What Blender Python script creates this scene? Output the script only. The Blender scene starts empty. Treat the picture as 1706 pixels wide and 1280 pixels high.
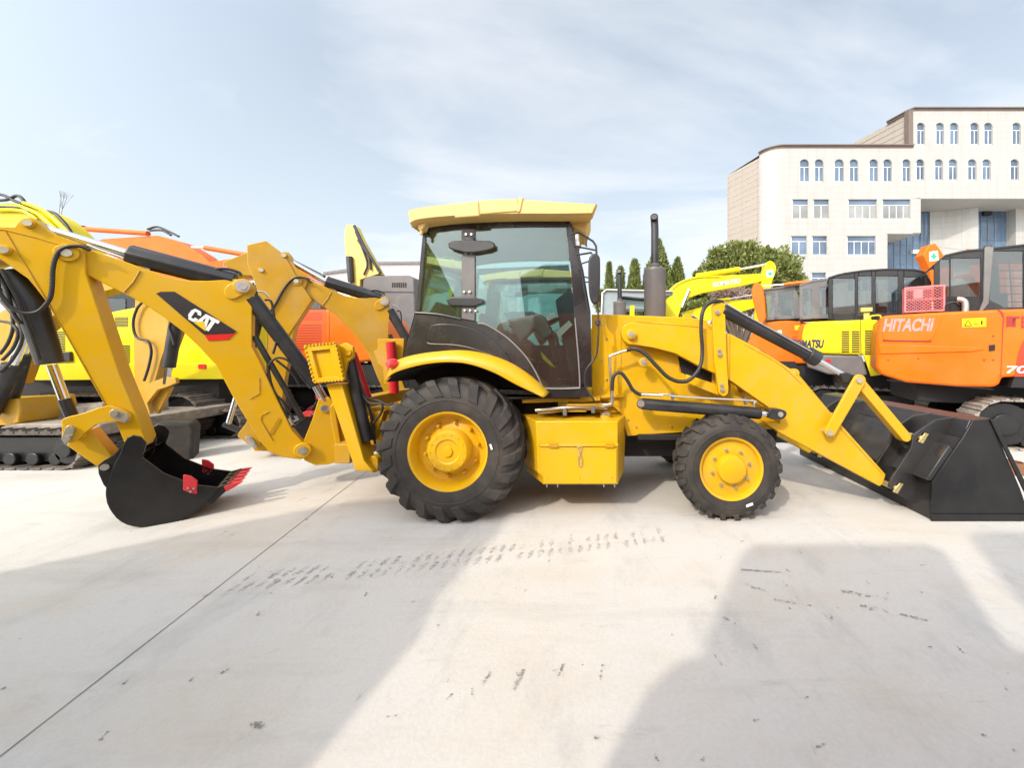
import bpy, bmesh, math, random
from mathutils import Vector, Matrix
random.seed(7)
R = math.radians
sc = bpy.context.scene
COL = sc.collection

# ------------------------------------------------------------------ camera, sky, sun, exposure
CAMH = 1.657; F = 620.0; VX, VY = 985.0, 585.0        # focal length and principal point in photo pixels
cd = bpy.data.cameras.new('camera'); cam = bpy.data.objects.new('camera', cd); COL.objects.link(cam)
cam.location = (0, 0, CAMH); cam.rotation_euler = (R(90), 0, 0)
cd.sensor_width = 36; cd.lens = F/1706*36
cd.shift_x = -(VX-853)/1706; cd.shift_y = -(640-VY)/1706
cd.clip_start = .05; cd.clip_end = 3000
sc.camera = cam
SUN_EL, SUN_AZ = R(38), R(33)
sdir = Vector((math.sin(SUN_AZ)*math.cos(SUN_EL), math.cos(SUN_AZ)*math.cos(SUN_EL), -math.sin(SUN_EL)))
sl = bpy.data.lights.new('sun', 'SUN'); sun = bpy.data.objects.new('sun', sl); COL.objects.link(sun)
sl.energy = 2.2; sl.angle = R(1.1); sl.color = (1, .92, .79)
sun.rotation_euler = sdir.to_track_quat('-Z', 'Y').to_euler(); sun.location = (-20, -30, 30)

w = bpy.data.worlds.new('World'); sc.world = w; w.use_nodes = True
nt = w.node_tree; nt.nodes.clear()
def N(t, **k):
    n = nt.nodes.new(t)
    for a, b in k.items():
        if a in n.inputs: n.inputs[a].default_value = b
        else: setattr(n, a, b)
    return n
out = N('ShaderNodeOutputWorld'); bg = N('ShaderNodeBackground', Strength=.15)
sky = N('ShaderNodeTexSky'); sky.sky_type = 'NISHITA'; sky.sun_disc = False
sky.sun_elevation = SUN_EL; sky.sun_rotation = R(213); sky.air_density = 1.0; sky.dust_density = 2.5; sky.altitude = 0
tc = N('ShaderNodeTexCoord'); sep = N('ShaderNodeSeparateXYZ')
nt.links.new(tc.outputs['Generated'], sep.inputs[0])
def mth(op, a, b=None, c=None):
    n = nt.nodes.new('ShaderNodeMath'); n.operation = op
    for i, v in enumerate((a, b, c)):
        if v is None: continue
        if isinstance(v, (int, float)): n.inputs[i].default_value = v
        else: nt.links.new(v, n.inputs[i])
    return n.outputs[0]
zz = mth('MAXIMUM', sep.outputs['Z'], 0.0); zd = mth('ADD', zz, .18)
cx = mth('DIVIDE', sep.outputs['X'], zd); cy = mth('DIVIDE', sep.outputs['Y'], zd)
cmb = N('ShaderNodeCombineXYZ'); nt.links.new(cx, cmb.inputs[0]); nt.links.new(cy, cmb.inputs[1])
mp = N('ShaderNodeMapping'); mp.inputs['Rotation'].default_value = (0, 0, R(28)); mp.inputs['Scale'].default_value = (.55, 1.1, 1)
mp.inputs['Location'].default_value = (.7, .35, 0)
nt.links.new(cmb.outputs[0], mp.inputs[0])
no = N('ShaderNodeTexNoise', Scale=1.15, Detail=9.0, Roughness=.56); no.inputs['Distortion'].default_value = .45
nt.links.new(mp.outputs[0], no.inputs['Vector'])
cr = N('ShaderNodeValToRGB'); cr.color_ramp.elements[0].position = .45; cr.color_ramp.elements[1].position = .68
nt.links.new(mth('ADD', no.outputs['Fac'], mth('MULTIPLY', sep.outputs['X'], .10)), cr.inputs[0])
hz = N('ShaderNodeMapRange'); hz.inputs[1].default_value = 0; hz.inputs[2].default_value = .55; hz.inputs[3].default_value = .85; hz.inputs[4].default_value = .42
nt.links.new(zz, hz.inputs[0])
m0 = N('ShaderNodeMixRGB'); nt.links.new(mth('ADD', hz.outputs[0], .08), m0.inputs[0]); nt.links.new(sky.outputs[0], m0.inputs[1])
m0.inputs[2].default_value = (5.1, 5.65, 6.0, 1)
mx = N('ShaderNodeMixRGB'); nt.links.new(mth('MULTIPLY', cr.outputs[0], .7), mx.inputs[0]); nt.links.new(m0.outputs[0], mx.inputs[1])
mx.inputs[2].default_value = (6.5, 6.45, 6.55, 1)
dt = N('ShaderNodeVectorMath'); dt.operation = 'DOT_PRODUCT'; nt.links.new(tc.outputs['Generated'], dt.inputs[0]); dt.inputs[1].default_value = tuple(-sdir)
glow = mth('ADD', mth('MULTIPLY', mth('POWER', mth('MAXIMUM', dt.outputs['Value'], 0.0), 2.0), 2.5), 1.0)     # whole sky scaled up towards the sun, added to lift the shade
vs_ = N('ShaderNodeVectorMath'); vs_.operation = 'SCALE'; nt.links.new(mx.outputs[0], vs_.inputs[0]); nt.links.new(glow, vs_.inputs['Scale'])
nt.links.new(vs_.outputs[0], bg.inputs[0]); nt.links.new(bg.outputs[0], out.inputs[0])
sc.view_settings.view_transform = 'Standard'; sc.view_settings.look = 'None'
sc.view_settings.exposure = .31; sc.view_settings.gamma = 1
sc.render.engine = 'CYCLES'

# ------------------------------------------------------------------ materials
def mat(name, col, rough=.5, metal=0, var=.12, vscale=3, dirt=None, dirt_amt=0., bump=0., bscale=40, coat=0, spec=.5, emit=None, dscale=2.2):
    m = bpy.data.materials.new(name); m.use_nodes = True; t = m.node_tree; p = t.nodes['Principled BSDF']
    p.inputs['Roughness'].default_value = rough; p.inputs['Metallic'].default_value = metal
    p.inputs['Specular IOR Level'].default_value = spec
    if coat: p.inputs['Coat Weight'].default_value = coat; p.inputs['Coat Roughness'].default_value = .12
    g = t.nodes.new('ShaderNodeNewGeometry')
    n = t.nodes.new('ShaderNodeTexNoise'); n.inputs['Scale'].default_value = vscale; n.inputs['Detail'].default_value = 6
    t.links.new(g.outputs['Position'], n.inputs['Vector'])
    mr = t.nodes.new('ShaderNodeMapRange'); mr.inputs[1].default_value = .3; mr.inputs[2].default_value = .7
    mr.inputs[3].default_value = 1-var; mr.inputs[4].default_value = 1+var*.6
    t.links.new(n.outputs['Fac'], mr.inputs[0])
    mm = t.nodes.new('ShaderNodeVectorMath'); mm.operation = 'SCALE'; mm.inputs[0].default_value = col[:3]
    t.links.new(mr.outputs[0], mm.inputs['Scale'])
    last = mm.outputs[0]
    if dirt:
        n2 = t.nodes.new('ShaderNodeTexNoise'); n2.inputs['Scale'].default_value = dscale; n2.inputs['Detail'].default_value = 9; n2.inputs['Roughness'].default_value = .65
        t.links.new(g.outputs['Position'], n2.inputs['Vector'])
        r2 = t.nodes.new('ShaderNodeMapRange'); r2.inputs[1].default_value = .45; r2.inputs[2].default_value = .75; r2.inputs[4].default_value = dirt_amt
        t.links.new(n2.outputs['Fac'], r2.inputs[0])
        mi = t.nodes.new('ShaderNodeMixRGB'); mi.inputs[2].default_value = (*dirt, 1)
        t.links.new(r2.outputs[0], mi.inputs[0]); t.links.new(last, mi.inputs[1]); last = mi.outputs[0]
        rr = t.nodes.new('ShaderNodeMapRange'); rr.inputs[3].default_value = rough; rr.inputs[4].default_value = min(1, rough+.5)
        t.links.new(r2.outputs[0], rr.inputs[0]); t.links.new(rr.outputs[0], p.inputs['Roughness'])
    t.links.new(last, p.inputs['Base Color'])
    if bump:
        n3 = t.nodes.new('ShaderNodeTexNoise'); n3.inputs['Scale'].default_value = bscale; n3.inputs['Detail'].default_value = 4
        t.links.new(g.outputs['Position'], n3.inputs['Vector'])
        b = t.nodes.new('ShaderNodeBump'); b.inputs['Strength'].default_value = bump; b.inputs['Distance'].default_value = .01
        t.links.new(n3.outputs['Fac'], b.inputs['Height']); t.links.new(b.outputs[0], p.inputs['Normal'])
    return m
DUST = (.42, .36, .28)
YEL = mat('yellow_paint', (.63, .355, .004), .36, var=.07, vscale=1.3, dirt=DUST, dirt_amt=.13, dscale=5, coat=.1, spec=.32, bump=.05, bscale=6)
YEL2 = mat('weathered_yellow_paint', (.47, .25, .006), .42, var=.12, dirt=DUST, dirt_amt=.22, spec=.3, coat=.1, bump=.05, bscale=8)
YROOF = mat('pale_yellow_roof_plastic', (.60, .42, .14), .5, var=.05)
LEM = mat('lemon_paint', (.68, .56, .002), .4, var=.06, vscale=1.2, dirt=DUST, dirt_amt=.10, coat=.08, spec=.22)
ORA = mat('orange_paint', (.70, .13, .002), .40, var=.1, vscale=1.1, dirt=(.4, .18, .07), dirt_amt=.25, coat=.08, spec=.22)
ORD = mat('dark_orange_paint', (.36, .035, .004), .5, var=.1)
BLK = mat('black_steel_paint', (.008, .0078, .0085), .36, var=.25, vscale=5, dirt=(.06, .055, .05), dirt_amt=.25, coat=.1, spec=.35, bump=.03, bscale=14)
PLA = mat('dark_plastic_cab_panel', (.020, .018, .018), .24, var=.15, dirt=(.10, .088, .08), dirt_amt=.35)
CYL = mat('charcoal_cylinder_paint', (.018, .0175, .02), .38, var=.2, dirt=(.15, .14, .13), dirt_amt=.25)
GRY = mat('grey_paint', (.12, .112, .112), .45, var=.12, dirt=(.3, .27, .23), dirt_amt=.3)
DK = mat('dark_matte', (.012, .011, .011), .8, var=.3)  # even near-black for undersides, liners, vents, gaps and symbols
RUB = mat('tyre_rubber', (.027, .024, .022), .68, var=.25, vscale=6, dirt=(.14, .11, .085), dirt_amt=.38, bump=.25, bscale=60, dscale=4)
HOSE = mat('rubber_hose', (.022, .02, .02), .5, var=.2)
CHR = mat('chrome_rod', (.72, .72, .74), .16, metal=1, var=.05)
ZNC = mat('zinc_plated_steel', (.62, .6, .56), .35, metal=1, var=.1)
STL = mat('bare_steel', (.50, .47, .42), .4, metal=.7, var=.2, vscale=9)
RED = mat('red_paint', (.50, .012, .02), .35, var=.1, coat=.3)
PINK = mat('faded_pink_plastic', (.62, .17, .17), .6, var=.15)
WHT = mat('white_decal', (.82, .82, .8), .5, var=.03)
LIL = mat('faded_lettering', (.55, .26, .24), .6, var=.3, vscale=14)
DEC = mat('black_decal', (.025, .024, .028), .3, var=.1)
REDD = mat('red_decal', (.66, .015, .012), .35, var=.05)
GREEN = mat('green_decal', (.02, .34, .16), .5, var=.05)
DKRED = mat('dark_red_lettering', (.3, .015, .01), .5, var=.1)
DUSTY = mat('dusty_track_steel', (.27, .235, .2), .75, var=.35, vscale=12, dirt=(.45, .38, .3), dirt_amt=.6, bump=.3)
TRK = mat('track_steel', (.075, .062, .054), .6, var=.3, vscale=12, dirt=(.33, .28, .23), dirt_amt=.55, bump=.3)
SEAT = mat('cab_seat_fabric', (.05, .052, .055), .85, var=.2)
TEAL = mat('cab_console_plastic', (.17, .25, .24), .55, var=.1)
PAPER = mat('paper_sheet', (.78, .76, .68), .7, var=.03)
RUST = mat('rusty_steel', (.22, .1, .045), .7, var=.3, vscale=10)
LAMP = mat('red_lamp_lens', (.8, .03, .04), .15, var=.02, coat=.6)
GLS = mat('work_light_lens', (.75, .75, .72), .1, var=.02, coat=.6)

def glass(name, tint, refl=.9, body=.12, bodycol=(.35, .45, .44)):
    m = bpy.data.materials.new(name); m.use_nodes = True; t = m.node_tree; t.nodes.clear()
    o = t.nodes.new('ShaderNodeOutputMaterial'); tr = t.nodes.new('ShaderNodeBsdfTransparent'); tr.inputs[0].default_value = (*tint, 1)
    gl = t.nodes.new('ShaderNodeBsdfGlossy'); gl.inputs['Roughness'].default_value = .02; gl.inputs[0].default_value = (.95, 1, 1, 1)
    df = t.nodes.new('ShaderNodeBsdfDiffuse'); df.inputs[0].default_value = (*bodycol, 1)
    ge = t.nodes.new('ShaderNodeNewGeometry'); nz = t.nodes.new('ShaderNodeTexNoise'); nz.inputs['Scale'].default_value = 2.5; nz.inputs['Detail'].default_value = 5
    t.links.new(ge.outputs['Position'], nz.inputs['Vector'])
    r = t.nodes.new('ShaderNodeMapRange'); r.inputs[1].default_value = .35; r.inputs[2].default_value = .7; r.inputs[3].default_value = body*.5; r.inputs[4].default_value = body*1.6
    t.links.new(nz.outputs['Fac'], r.inputs[0])
    fr = t.nodes.new('ShaderNodeFresnel'); fr.inputs[0].default_value = 1.55
    mu = t.nodes.new('ShaderNodeMath'); mu.operation = 'MULTIPLY'; mu.inputs[1].default_value = refl*1.6; mu.use_clamp = True
    t.links.new(fr.outputs[0], mu.inputs[0])
    a = t.nodes.new('ShaderNodeMixShader'); b = t.nodes.new('ShaderNodeMixShader')
    t.links.new(r.outputs[0], a.inputs[0]); t.links.new(tr.outputs[0], a.inputs[1]); t.links.new(df.outputs[0], a.inputs[2])
    t.links.new(mu.outputs[0], b.inputs[0]); t.links.new(a.outputs[0], b.inputs[1]); t.links.new(gl.outputs[0], b.inputs[2])
    t.links.new(b.outputs[0], o.inputs[0]); return m
GL = glass('tinted_cab_glass', (.77, .88, .86), .8, .02, (.5, .6, .6))
GLD = glass('dark_cab_glass', (.62, .64, .64), .8, .03, (.3, .3, .3))
BGL = mat('blue_window_glass', (.10, .145, .21), .15, var=.5, vscale=.35, coat=.5)
CURT = mat('curtained_window_glass', (.24, .245, .235), .25, var=.35, vscale=.5, coat=.5)

# ------------------------------------------------------------------ mesh helpers
ORG = {}
def V(*a): return Vector(a)
class Pl:                                     # a vertical plane in the world: through (x0,y0), turned by deg
    def __init__(s, x0, y0, deg=0):
        s.n = V(-math.sin(R(deg)), math.cos(R(deg)), 0); s.d = V(math.cos(R(deg)), math.sin(R(deg)), 0); s.c = s.n.dot(V(x0, y0, 0))
    def at(s, px, py, off=0):
        u = (px-VX)/F; t = (s.c+off)/(s.n.x*u+s.n.y)
        return V(u*t, t, CAMH-(py-VY)/F*t)
def Y(y): return Pl(0, y)
class M:
    def __init__(s, shift=(0, 0, 0)): s.v = []; s.f = []; s.sh = Vector(shift)
    def add(s, vs, fs):
        b = len(s.v); s.v += [Vector(v)+s.sh for v in vs]; s.f += [[i+b for i in f] for f in fs]; return s
    def prism3(s, near, vec):                 # polygon extruded along vec
        n = len(near); vec = Vector(vec)
        return s.add(list(near)+[p+vec for p in near], [list(range(n)), list(range(2*n-1, n-1, -1))]+[[i, i+n, (i+1) % n+n, (i+1) % n] for i in range(n)])
    def prism(s, pl, pts, o0=0, o1=.1):
        return s.prism3([pl.at(x, y, o0) for x, y in pts], pl.n*(o1-o0))
    def box(s, x0, x1, y0, y1, z0, z1):
        return s.prism3([V(x0, y0, z0), V(x1, y0, z0), V(x1, y0, z1), V(x0, y0, z1)], (0, y1-y0, 0))
    def tube(s, pts, r, n=10, cap=True):
        pts = [Vector(p) for p in pts]; m = len(pts); rr = r if isinstance(r, (list, tuple)) else [r]*m
        vs = []; up = None
        for i, p in enumerate(pts):
            d = (pts[min(i+1, m-1)]-pts[max(i-1, 0)]).normalized()
            if up is None:
                up = d.cross(V(0, 0, 1))
                if up.length < .1: up = d.cross(V(0, 1, 0))
            a = (up-d*up.dot(d)).normalized(); up = a; b = d.cross(a)
            for k in range(n):
                t = 2*math.pi*k/n; vs.append(p+(a*math.cos(t)+b*math.sin(t))*rr[i])
        fs = [[i*n+k, i*n+(k+1) % n, (i+1)*n+(k+1) % n, (i+1)*n+k] for i in range(m-1) for k in range(n)]
        if cap: fs += [list(range(n))[::-1], list(range((m-1)*n, m*n))]
        return s.add(vs, fs)
    def cyl(s, p, q, r, n=20): return s.tube([p, q], r, n)
    def lathe(s, prof, c, ax=(0, 1, 0), n=48):
        ax = Vector(ax).normalized(); c = Vector(c); a = ax.cross(V(0, 0, 1))
        if a.length < .1: a = ax.cross(V(1, 0, 0))
        a.normalize(); b = ax.cross(a); vs = []; m = len(prof)
        for h, r in prof:
            for k in range(n):
                t = 2*math.pi*k/n; vs.append(c+ax*h+(a*math.cos(t)+b*math.sin(t))*max(r, .0004))
        return s.add(vs, [[i*n+k, i*n+(k+1) % n, (i+1)*n+(k+1) % n, (i+1)*n+k] for i in range(m-1) for k in range(n)])
    def rot(s, pivot, deg):
        c, q = math.cos(R(deg)), math.sin(R(deg))
        s.v = [V(pivot[0]+(v.x-pivot[0])*c-(v.y-pivot[1])*q, pivot[1]+(v.x-pivot[0])*q+(v.y-pivot[1])*c, v.z) for v in s.v]; return s
    def build(s, name, m, parent=None, bevel=0, smooth=32, seg=2, bang=35):
        me = bpy.data.meshes.new(name); o = bpy.data.objects.new(name, me); COL.objects.link(o)
        org = ORG.get(parent, V(0, 0, 0)) if parent else V(0, 0, 0)
        me.from_pydata([tuple(v-org) for v in s.v], [], s.f); me.materials.append(m)
        b = bmesh.new(); b.from_mesh(me); bmesh.ops.recalc_face_normals(b, faces=b.faces); b.to_mesh(me); b.free()
        for p in me.polygons: p.use_smooth = True
        me.set_sharp_from_angle(angle=R(smooth))
        if parent: o.parent = parent; ORG[o] = org
        if bevel:
            md = o.modifiers.new('bevel', 'BEVEL'); md.width = bevel; md.segments = seg; md.limit_method = 'ANGLE'; md.angle_limit = R(bang)
        return o
def sm(pts, k=6, closed=False):               # Catmull-Rom through points
    P = [Vector(p) for p in pts]; n = len(P); o = []
    rng = n if closed else n-1
    for i in range(rng):
        a = P[(i-1) % n] if closed or i else P[0]; b = P[i % n]; c = P[(i+1) % n]; d = P[(i+2) % n] if closed or i+2 < n else P[n-1]
        for j in range(k):
            t = j/k; o.append(.5*((2*b)+(c-a)*t+(2*a-5*b+4*c-d)*t*t+(3*b-a-3*c+d)*t**3))
    if not closed: o.append(P[-1])
    return o
def s2(pts, k=4, closed=False): return [(p.x, p.y) for p in sm([(x, y, 0) for x, y in pts], k, closed)]
def thing(name, label, cat, loc, group=None):
    o = bpy.data.objects.new(name, None); COL.objects.link(o); o.location = loc; o.empty_display_size = .2
    o['label'] = label; o['category'] = cat
    if group: o['group'] = group
    ORG[o] = Vector(loc); return o
def tag(o, label, cat, group=None):
    o['label'] = label; o['category'] = cat
    if group: o['group'] = group
    return o
def structure(o): o['kind'] = 'structure'; return o
def part(name, m, parent, pl, pts, o0=0, o1=.1, bevel=.006): return M().prism(pl, pts, o0, o1).build(name, m, parent, bevel)
def pxtube(name, m, parent, pl, pts, r, off=0, k=6, n=10):
    P = [pl.at(p[0], p[1], off+(p[2] if len(p) > 2 else 0)) for p in pts]
    return M().tube(sm(P, k) if k > 1 else P, r, n).build(name, m, parent, 0, 40)
def pin(M_, pl, px, py, r, o0, o1, n=20): return M_.cyl(pl.at(px, py, o0), pl.at(px, py, o0)+pl.n*(o1-o0), r, n)
def text(name, s, m, parent, pl, org, ux, uy, off=-.004, thick=.002, bold=.0):
    c = bpy.data.curves.new('txt', 'FONT'); c.body = s; c.offset = bold; o = bpy.data.objects.new('txt', c); COL.objects.link(o)
    dg = bpy.context.evaluated_depsgraph_get(); me = bpy.data.meshes.new_from_object(o.evaluated_get(dg))
    COL.objects.unlink(o); bpy.data.objects.remove(o)
    xs = [v.co.x for v in me.vertices]; ys = [v.co.y for v in me.vertices]
    if not xs: return None
    x0, x1, y0, y1 = min(xs), max(xs), min(ys), max(ys); b = M(); vs = []
    for v in me.vertices:
        a = (v.co.x-x0)/(x1-x0); d = (v.co.y-y0)/(y1-y0)
        vs.append(pl.at(org[0]+ux[0]*a+uy[0]*d, org[1]+ux[1]*a-abs(uy[1])*d, off))
    b.add(vs, [list(p.vertices) for p in me.polygons])
    return b.build(name, m, parent)
def copy_tree(o, parent=None):
    c = o.copy(); COL.objects.link(c); c.parent = parent; ORG[c] = ORG.get(o, V(0, 0, 0)).copy()
    for ch in list(o.children): copy_tree(ch, c)
    return c

# ------------------------------------------------------------------ ground
def ground_mat():
    m = bpy.data.materials.new('concrete'); m.use_nodes = True; t = m.node_tree; p = t.nodes['Principled BSDF']; L = t.links.new
    g = t.nodes.new('ShaderNodeNewGeometry')
    def noise(s, d=8, r=.6, sx=1, sy=1, rot=0):
        mp = t.nodes.new('ShaderNodeMapping'); mp.inputs['Scale'].default_value = (sx, sy, 1); mp.inputs['Rotation'].default_value = (0, 0, R(rot))
        n = t.nodes.new('ShaderNodeTexNoise'); n.inputs['Scale'].default_value = s; n.inputs['Detail'].default_value = d; n.inputs['Roughness'].default_value = r
        L(g.outputs['Position'], mp.inputs[0]); L(mp.outputs[0], n.inputs['Vector']); return n.outputs['Fac']
    def ramp(f, a, b, c0, c1):
        r = t.nodes.new('ShaderNodeMapRange'); r.inputs[1].default_value = a; r.inputs[2].default_value = b; r.inputs[3].default_value = c0; r.inputs[4].default_value = c1
        L(f, r.inputs[0]); return r.outputs[0]
    def mix(f, a, b):
        x = t.nodes.new('ShaderNodeMixRGB')
        for i, v in enumerate((f, a, b)):
            if isinstance(v, tuple): x.inputs[i].default_value = (*v, 1)
            else: L(v, x.inputs[i])
        return x.outputs[0]
    c = mix(ramp(noise(.35, 6), .35, .65, 0, 1), (.575, .54, .485), (.54, .525, .50))
    c = mix(ramp(noise(.9, 9, .62, 1, 1.6, 20), .48, .70, 0, .5), c, (.49, .42, .32))       # ochre mud film
    c = mix(ramp(noise(1.3, 10, .7, 1.6, .7, -15), .52, .68, 0, .6), c, (.38, .372, .36))   # grey stains
    c = mix(ramp(noise(3.2, 6, .7, 3.2, .5, 28), .66, .74, 0, .6), c, (.17, .16, .15))      # scuffs
    c = mix(ramp(noise(2.6, 6, .7, .5, 3.4, 10), .67, .75, 0, .5), c, (.2, .19, .18))
    c = mix(ramp(noise(1.1, 9, .72, .35, 2.2, -8), .53, .66, 0, .32), c, (.36, .34, .31))     # long dragged smears
    c = mix(ramp(noise(2.2, 9, .75, .45, 1.9, 5), .60, .70, 0, .4), c, (.28, .27, .25))
    c = mix(ramp(noise(7, 8, .75), .58, .72, 0, .4), c, (.36, .34, .30))
    c = mix(ramp(noise(40, 3, .6), .3, .7, 0, .16), c, (.33, .31, .28))
    c = mix(ramp(noise(16, 2, .5), .76, .79, 0, .8), c, (.06, .055, .05))
    L(c, p.inputs['Base Color']); p.inputs['Roughness'].default_value = .82; p.inputs['Specular IOR Level'].default_value = .25
    b = t.nodes.new('ShaderNodeBump'); b.inputs['Strength'].default_value = .25; b.inputs['Distance'].default_value = .01
    L(noise(55, 5), b.inputs['Height']); L(b.outputs[0], p.inputs['Normal']); return m
gm = ground_mat()
structure(M().add([V(-600, -300, 0), V(600, -300, 0), V(600, 900, 0), V(-600, 900, 0)], [[0, 1, 2, 3]]).build('ground', gm))
JNT = mat('joint_sealant', (.22, .21, .195), .9, var=.4, vscale=5)
def strip(a, b, wd):
    a = Vector(a); b = Vector(b); d = (b-a).normalized(); n = V(-d.y, d.x, 0)*wd/2; return [a-n, b-n, b+n, a+n]
j = M()
A = V(-2.41, 1.517, .004); B = V(-3.04, 4.89, .004); D = (B-A).normalized()
for o_ in (0,):
    s_ = V(o_, 0, 0); j.add(strip(A-D*8+s_, B+D*30+s_, .006), [[0, 1, 2, 3]])
structure(j.build('expansion_joint', JNT))
# chevron tyre prints and scuffs on the concrete
PRT = mat('tyre_print_dirt', (.42, .41, .39), .95, var=.35, vscale=14)
def fleck(m_, p, q, wd, z, dens=1.0):
    """a smear made of many small irregular flecks between p and q"""
    p = Vector(p); q = Vector(q); L_ = (q-p).length; d = (q-p).normalized(); n = V(-d.y, d.x, 0)
    for _ in range(int(max(4, L_*wd*26000*dens))):
        a = random.random(); g = random.gauss(0, .33)*wd*(1-abs(a-.5)); c = p+d*L_*a+n*g; r_ = random.uniform(.0015, .0048)*(1.3-a*.6); k = random.randint(4, 6); ph = random.random()*6.3
        m_.add([V(c.x+r_*random.uniform(.5, 1.3)*math.cos(ph+2*math.pi*t/k)*1.5, c.y+r_*random.uniform(.5, 1.3)*math.sin(ph+2*math.pi*t/k), z+random.random()*.0008) for t in range(k)], [list(range(k))])
tp = M()
for i in range(40):
    a = i/40; c_ = V(-2.5+a*3.2, 2.66+a*.70, 0)
    for sd in (-1, 1):
        q = V(.5, .2, 0).normalized(); pn = V(-q.y, q.x, 0); e = c_+pn*.02*sd
        if random.random() < .85: fleck(tp, e, e+pn*.10*sd+q*.05*sd, .035, .004, .55*random.uniform(.3, 1.2))
structure(tp.build('tyre_tracks', PRT))
SCF = mat('scuff_mark', (.30, .285, .26), .9, var=.5, vscale=20)
scf = M()
for i in range(60):
    x = random.uniform(-3.6, 3.6); y = random.uniform(1.45, 3.4); an = random.choice([R(65), R(60), R(15), R(110)])+random.uniform(-.2, .2); ln = random.uniform(.01, .06)
    d = V(math.cos(an), math.sin(an), 0); fleck(scf, V(x, y, 0), V(x, y, 0)+d*ln, random.uniform(.004, .012), .0045, 1.0)
def gp(px, py): t = CAMH*F/(py-VY); return V((px-VX)/F*t, t, 0)
for (px, py, qx, qy, wd) in ((872, 1118, 855, 1152, .022), (816, 1122, 804, 1144, .014), (940, 1106, 930, 1128, .012), (1205, 1030, 1226, 1042, .03), (418, 1208, 440, 1213, .024), (750, 1128, 745, 1139, .008), (1003, 1110, 1000, 1135, .008), (1255, 1075, 1262, 1085, .01), (1190, 1092, 1203, 1112, .008), (1235, 950, 1300, 955, .02), (1290, 1000, 1360, 1012, .03), (1400, 985, 1480, 1000, .04), (1430, 1010, 1480, 1020, .04), (1240, 975, 1275, 985, .03), (1500, 1025, 1545, 1035, .02), (1630, 1222, 1645, 1230, .012), (990, 1230, 1000, 1235, .01), (1165, 1262, 1175, 1268, .03), (860, 1125, 868, 1120, .03)):
    fleck(scf, gp(px, py), gp(qx, qy), wd, .0052, .8 if wd < .025 else .22)
structure(scf.build('ground_scuffs', SCF))
# stains rubbed into the slab by turning machines

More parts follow.
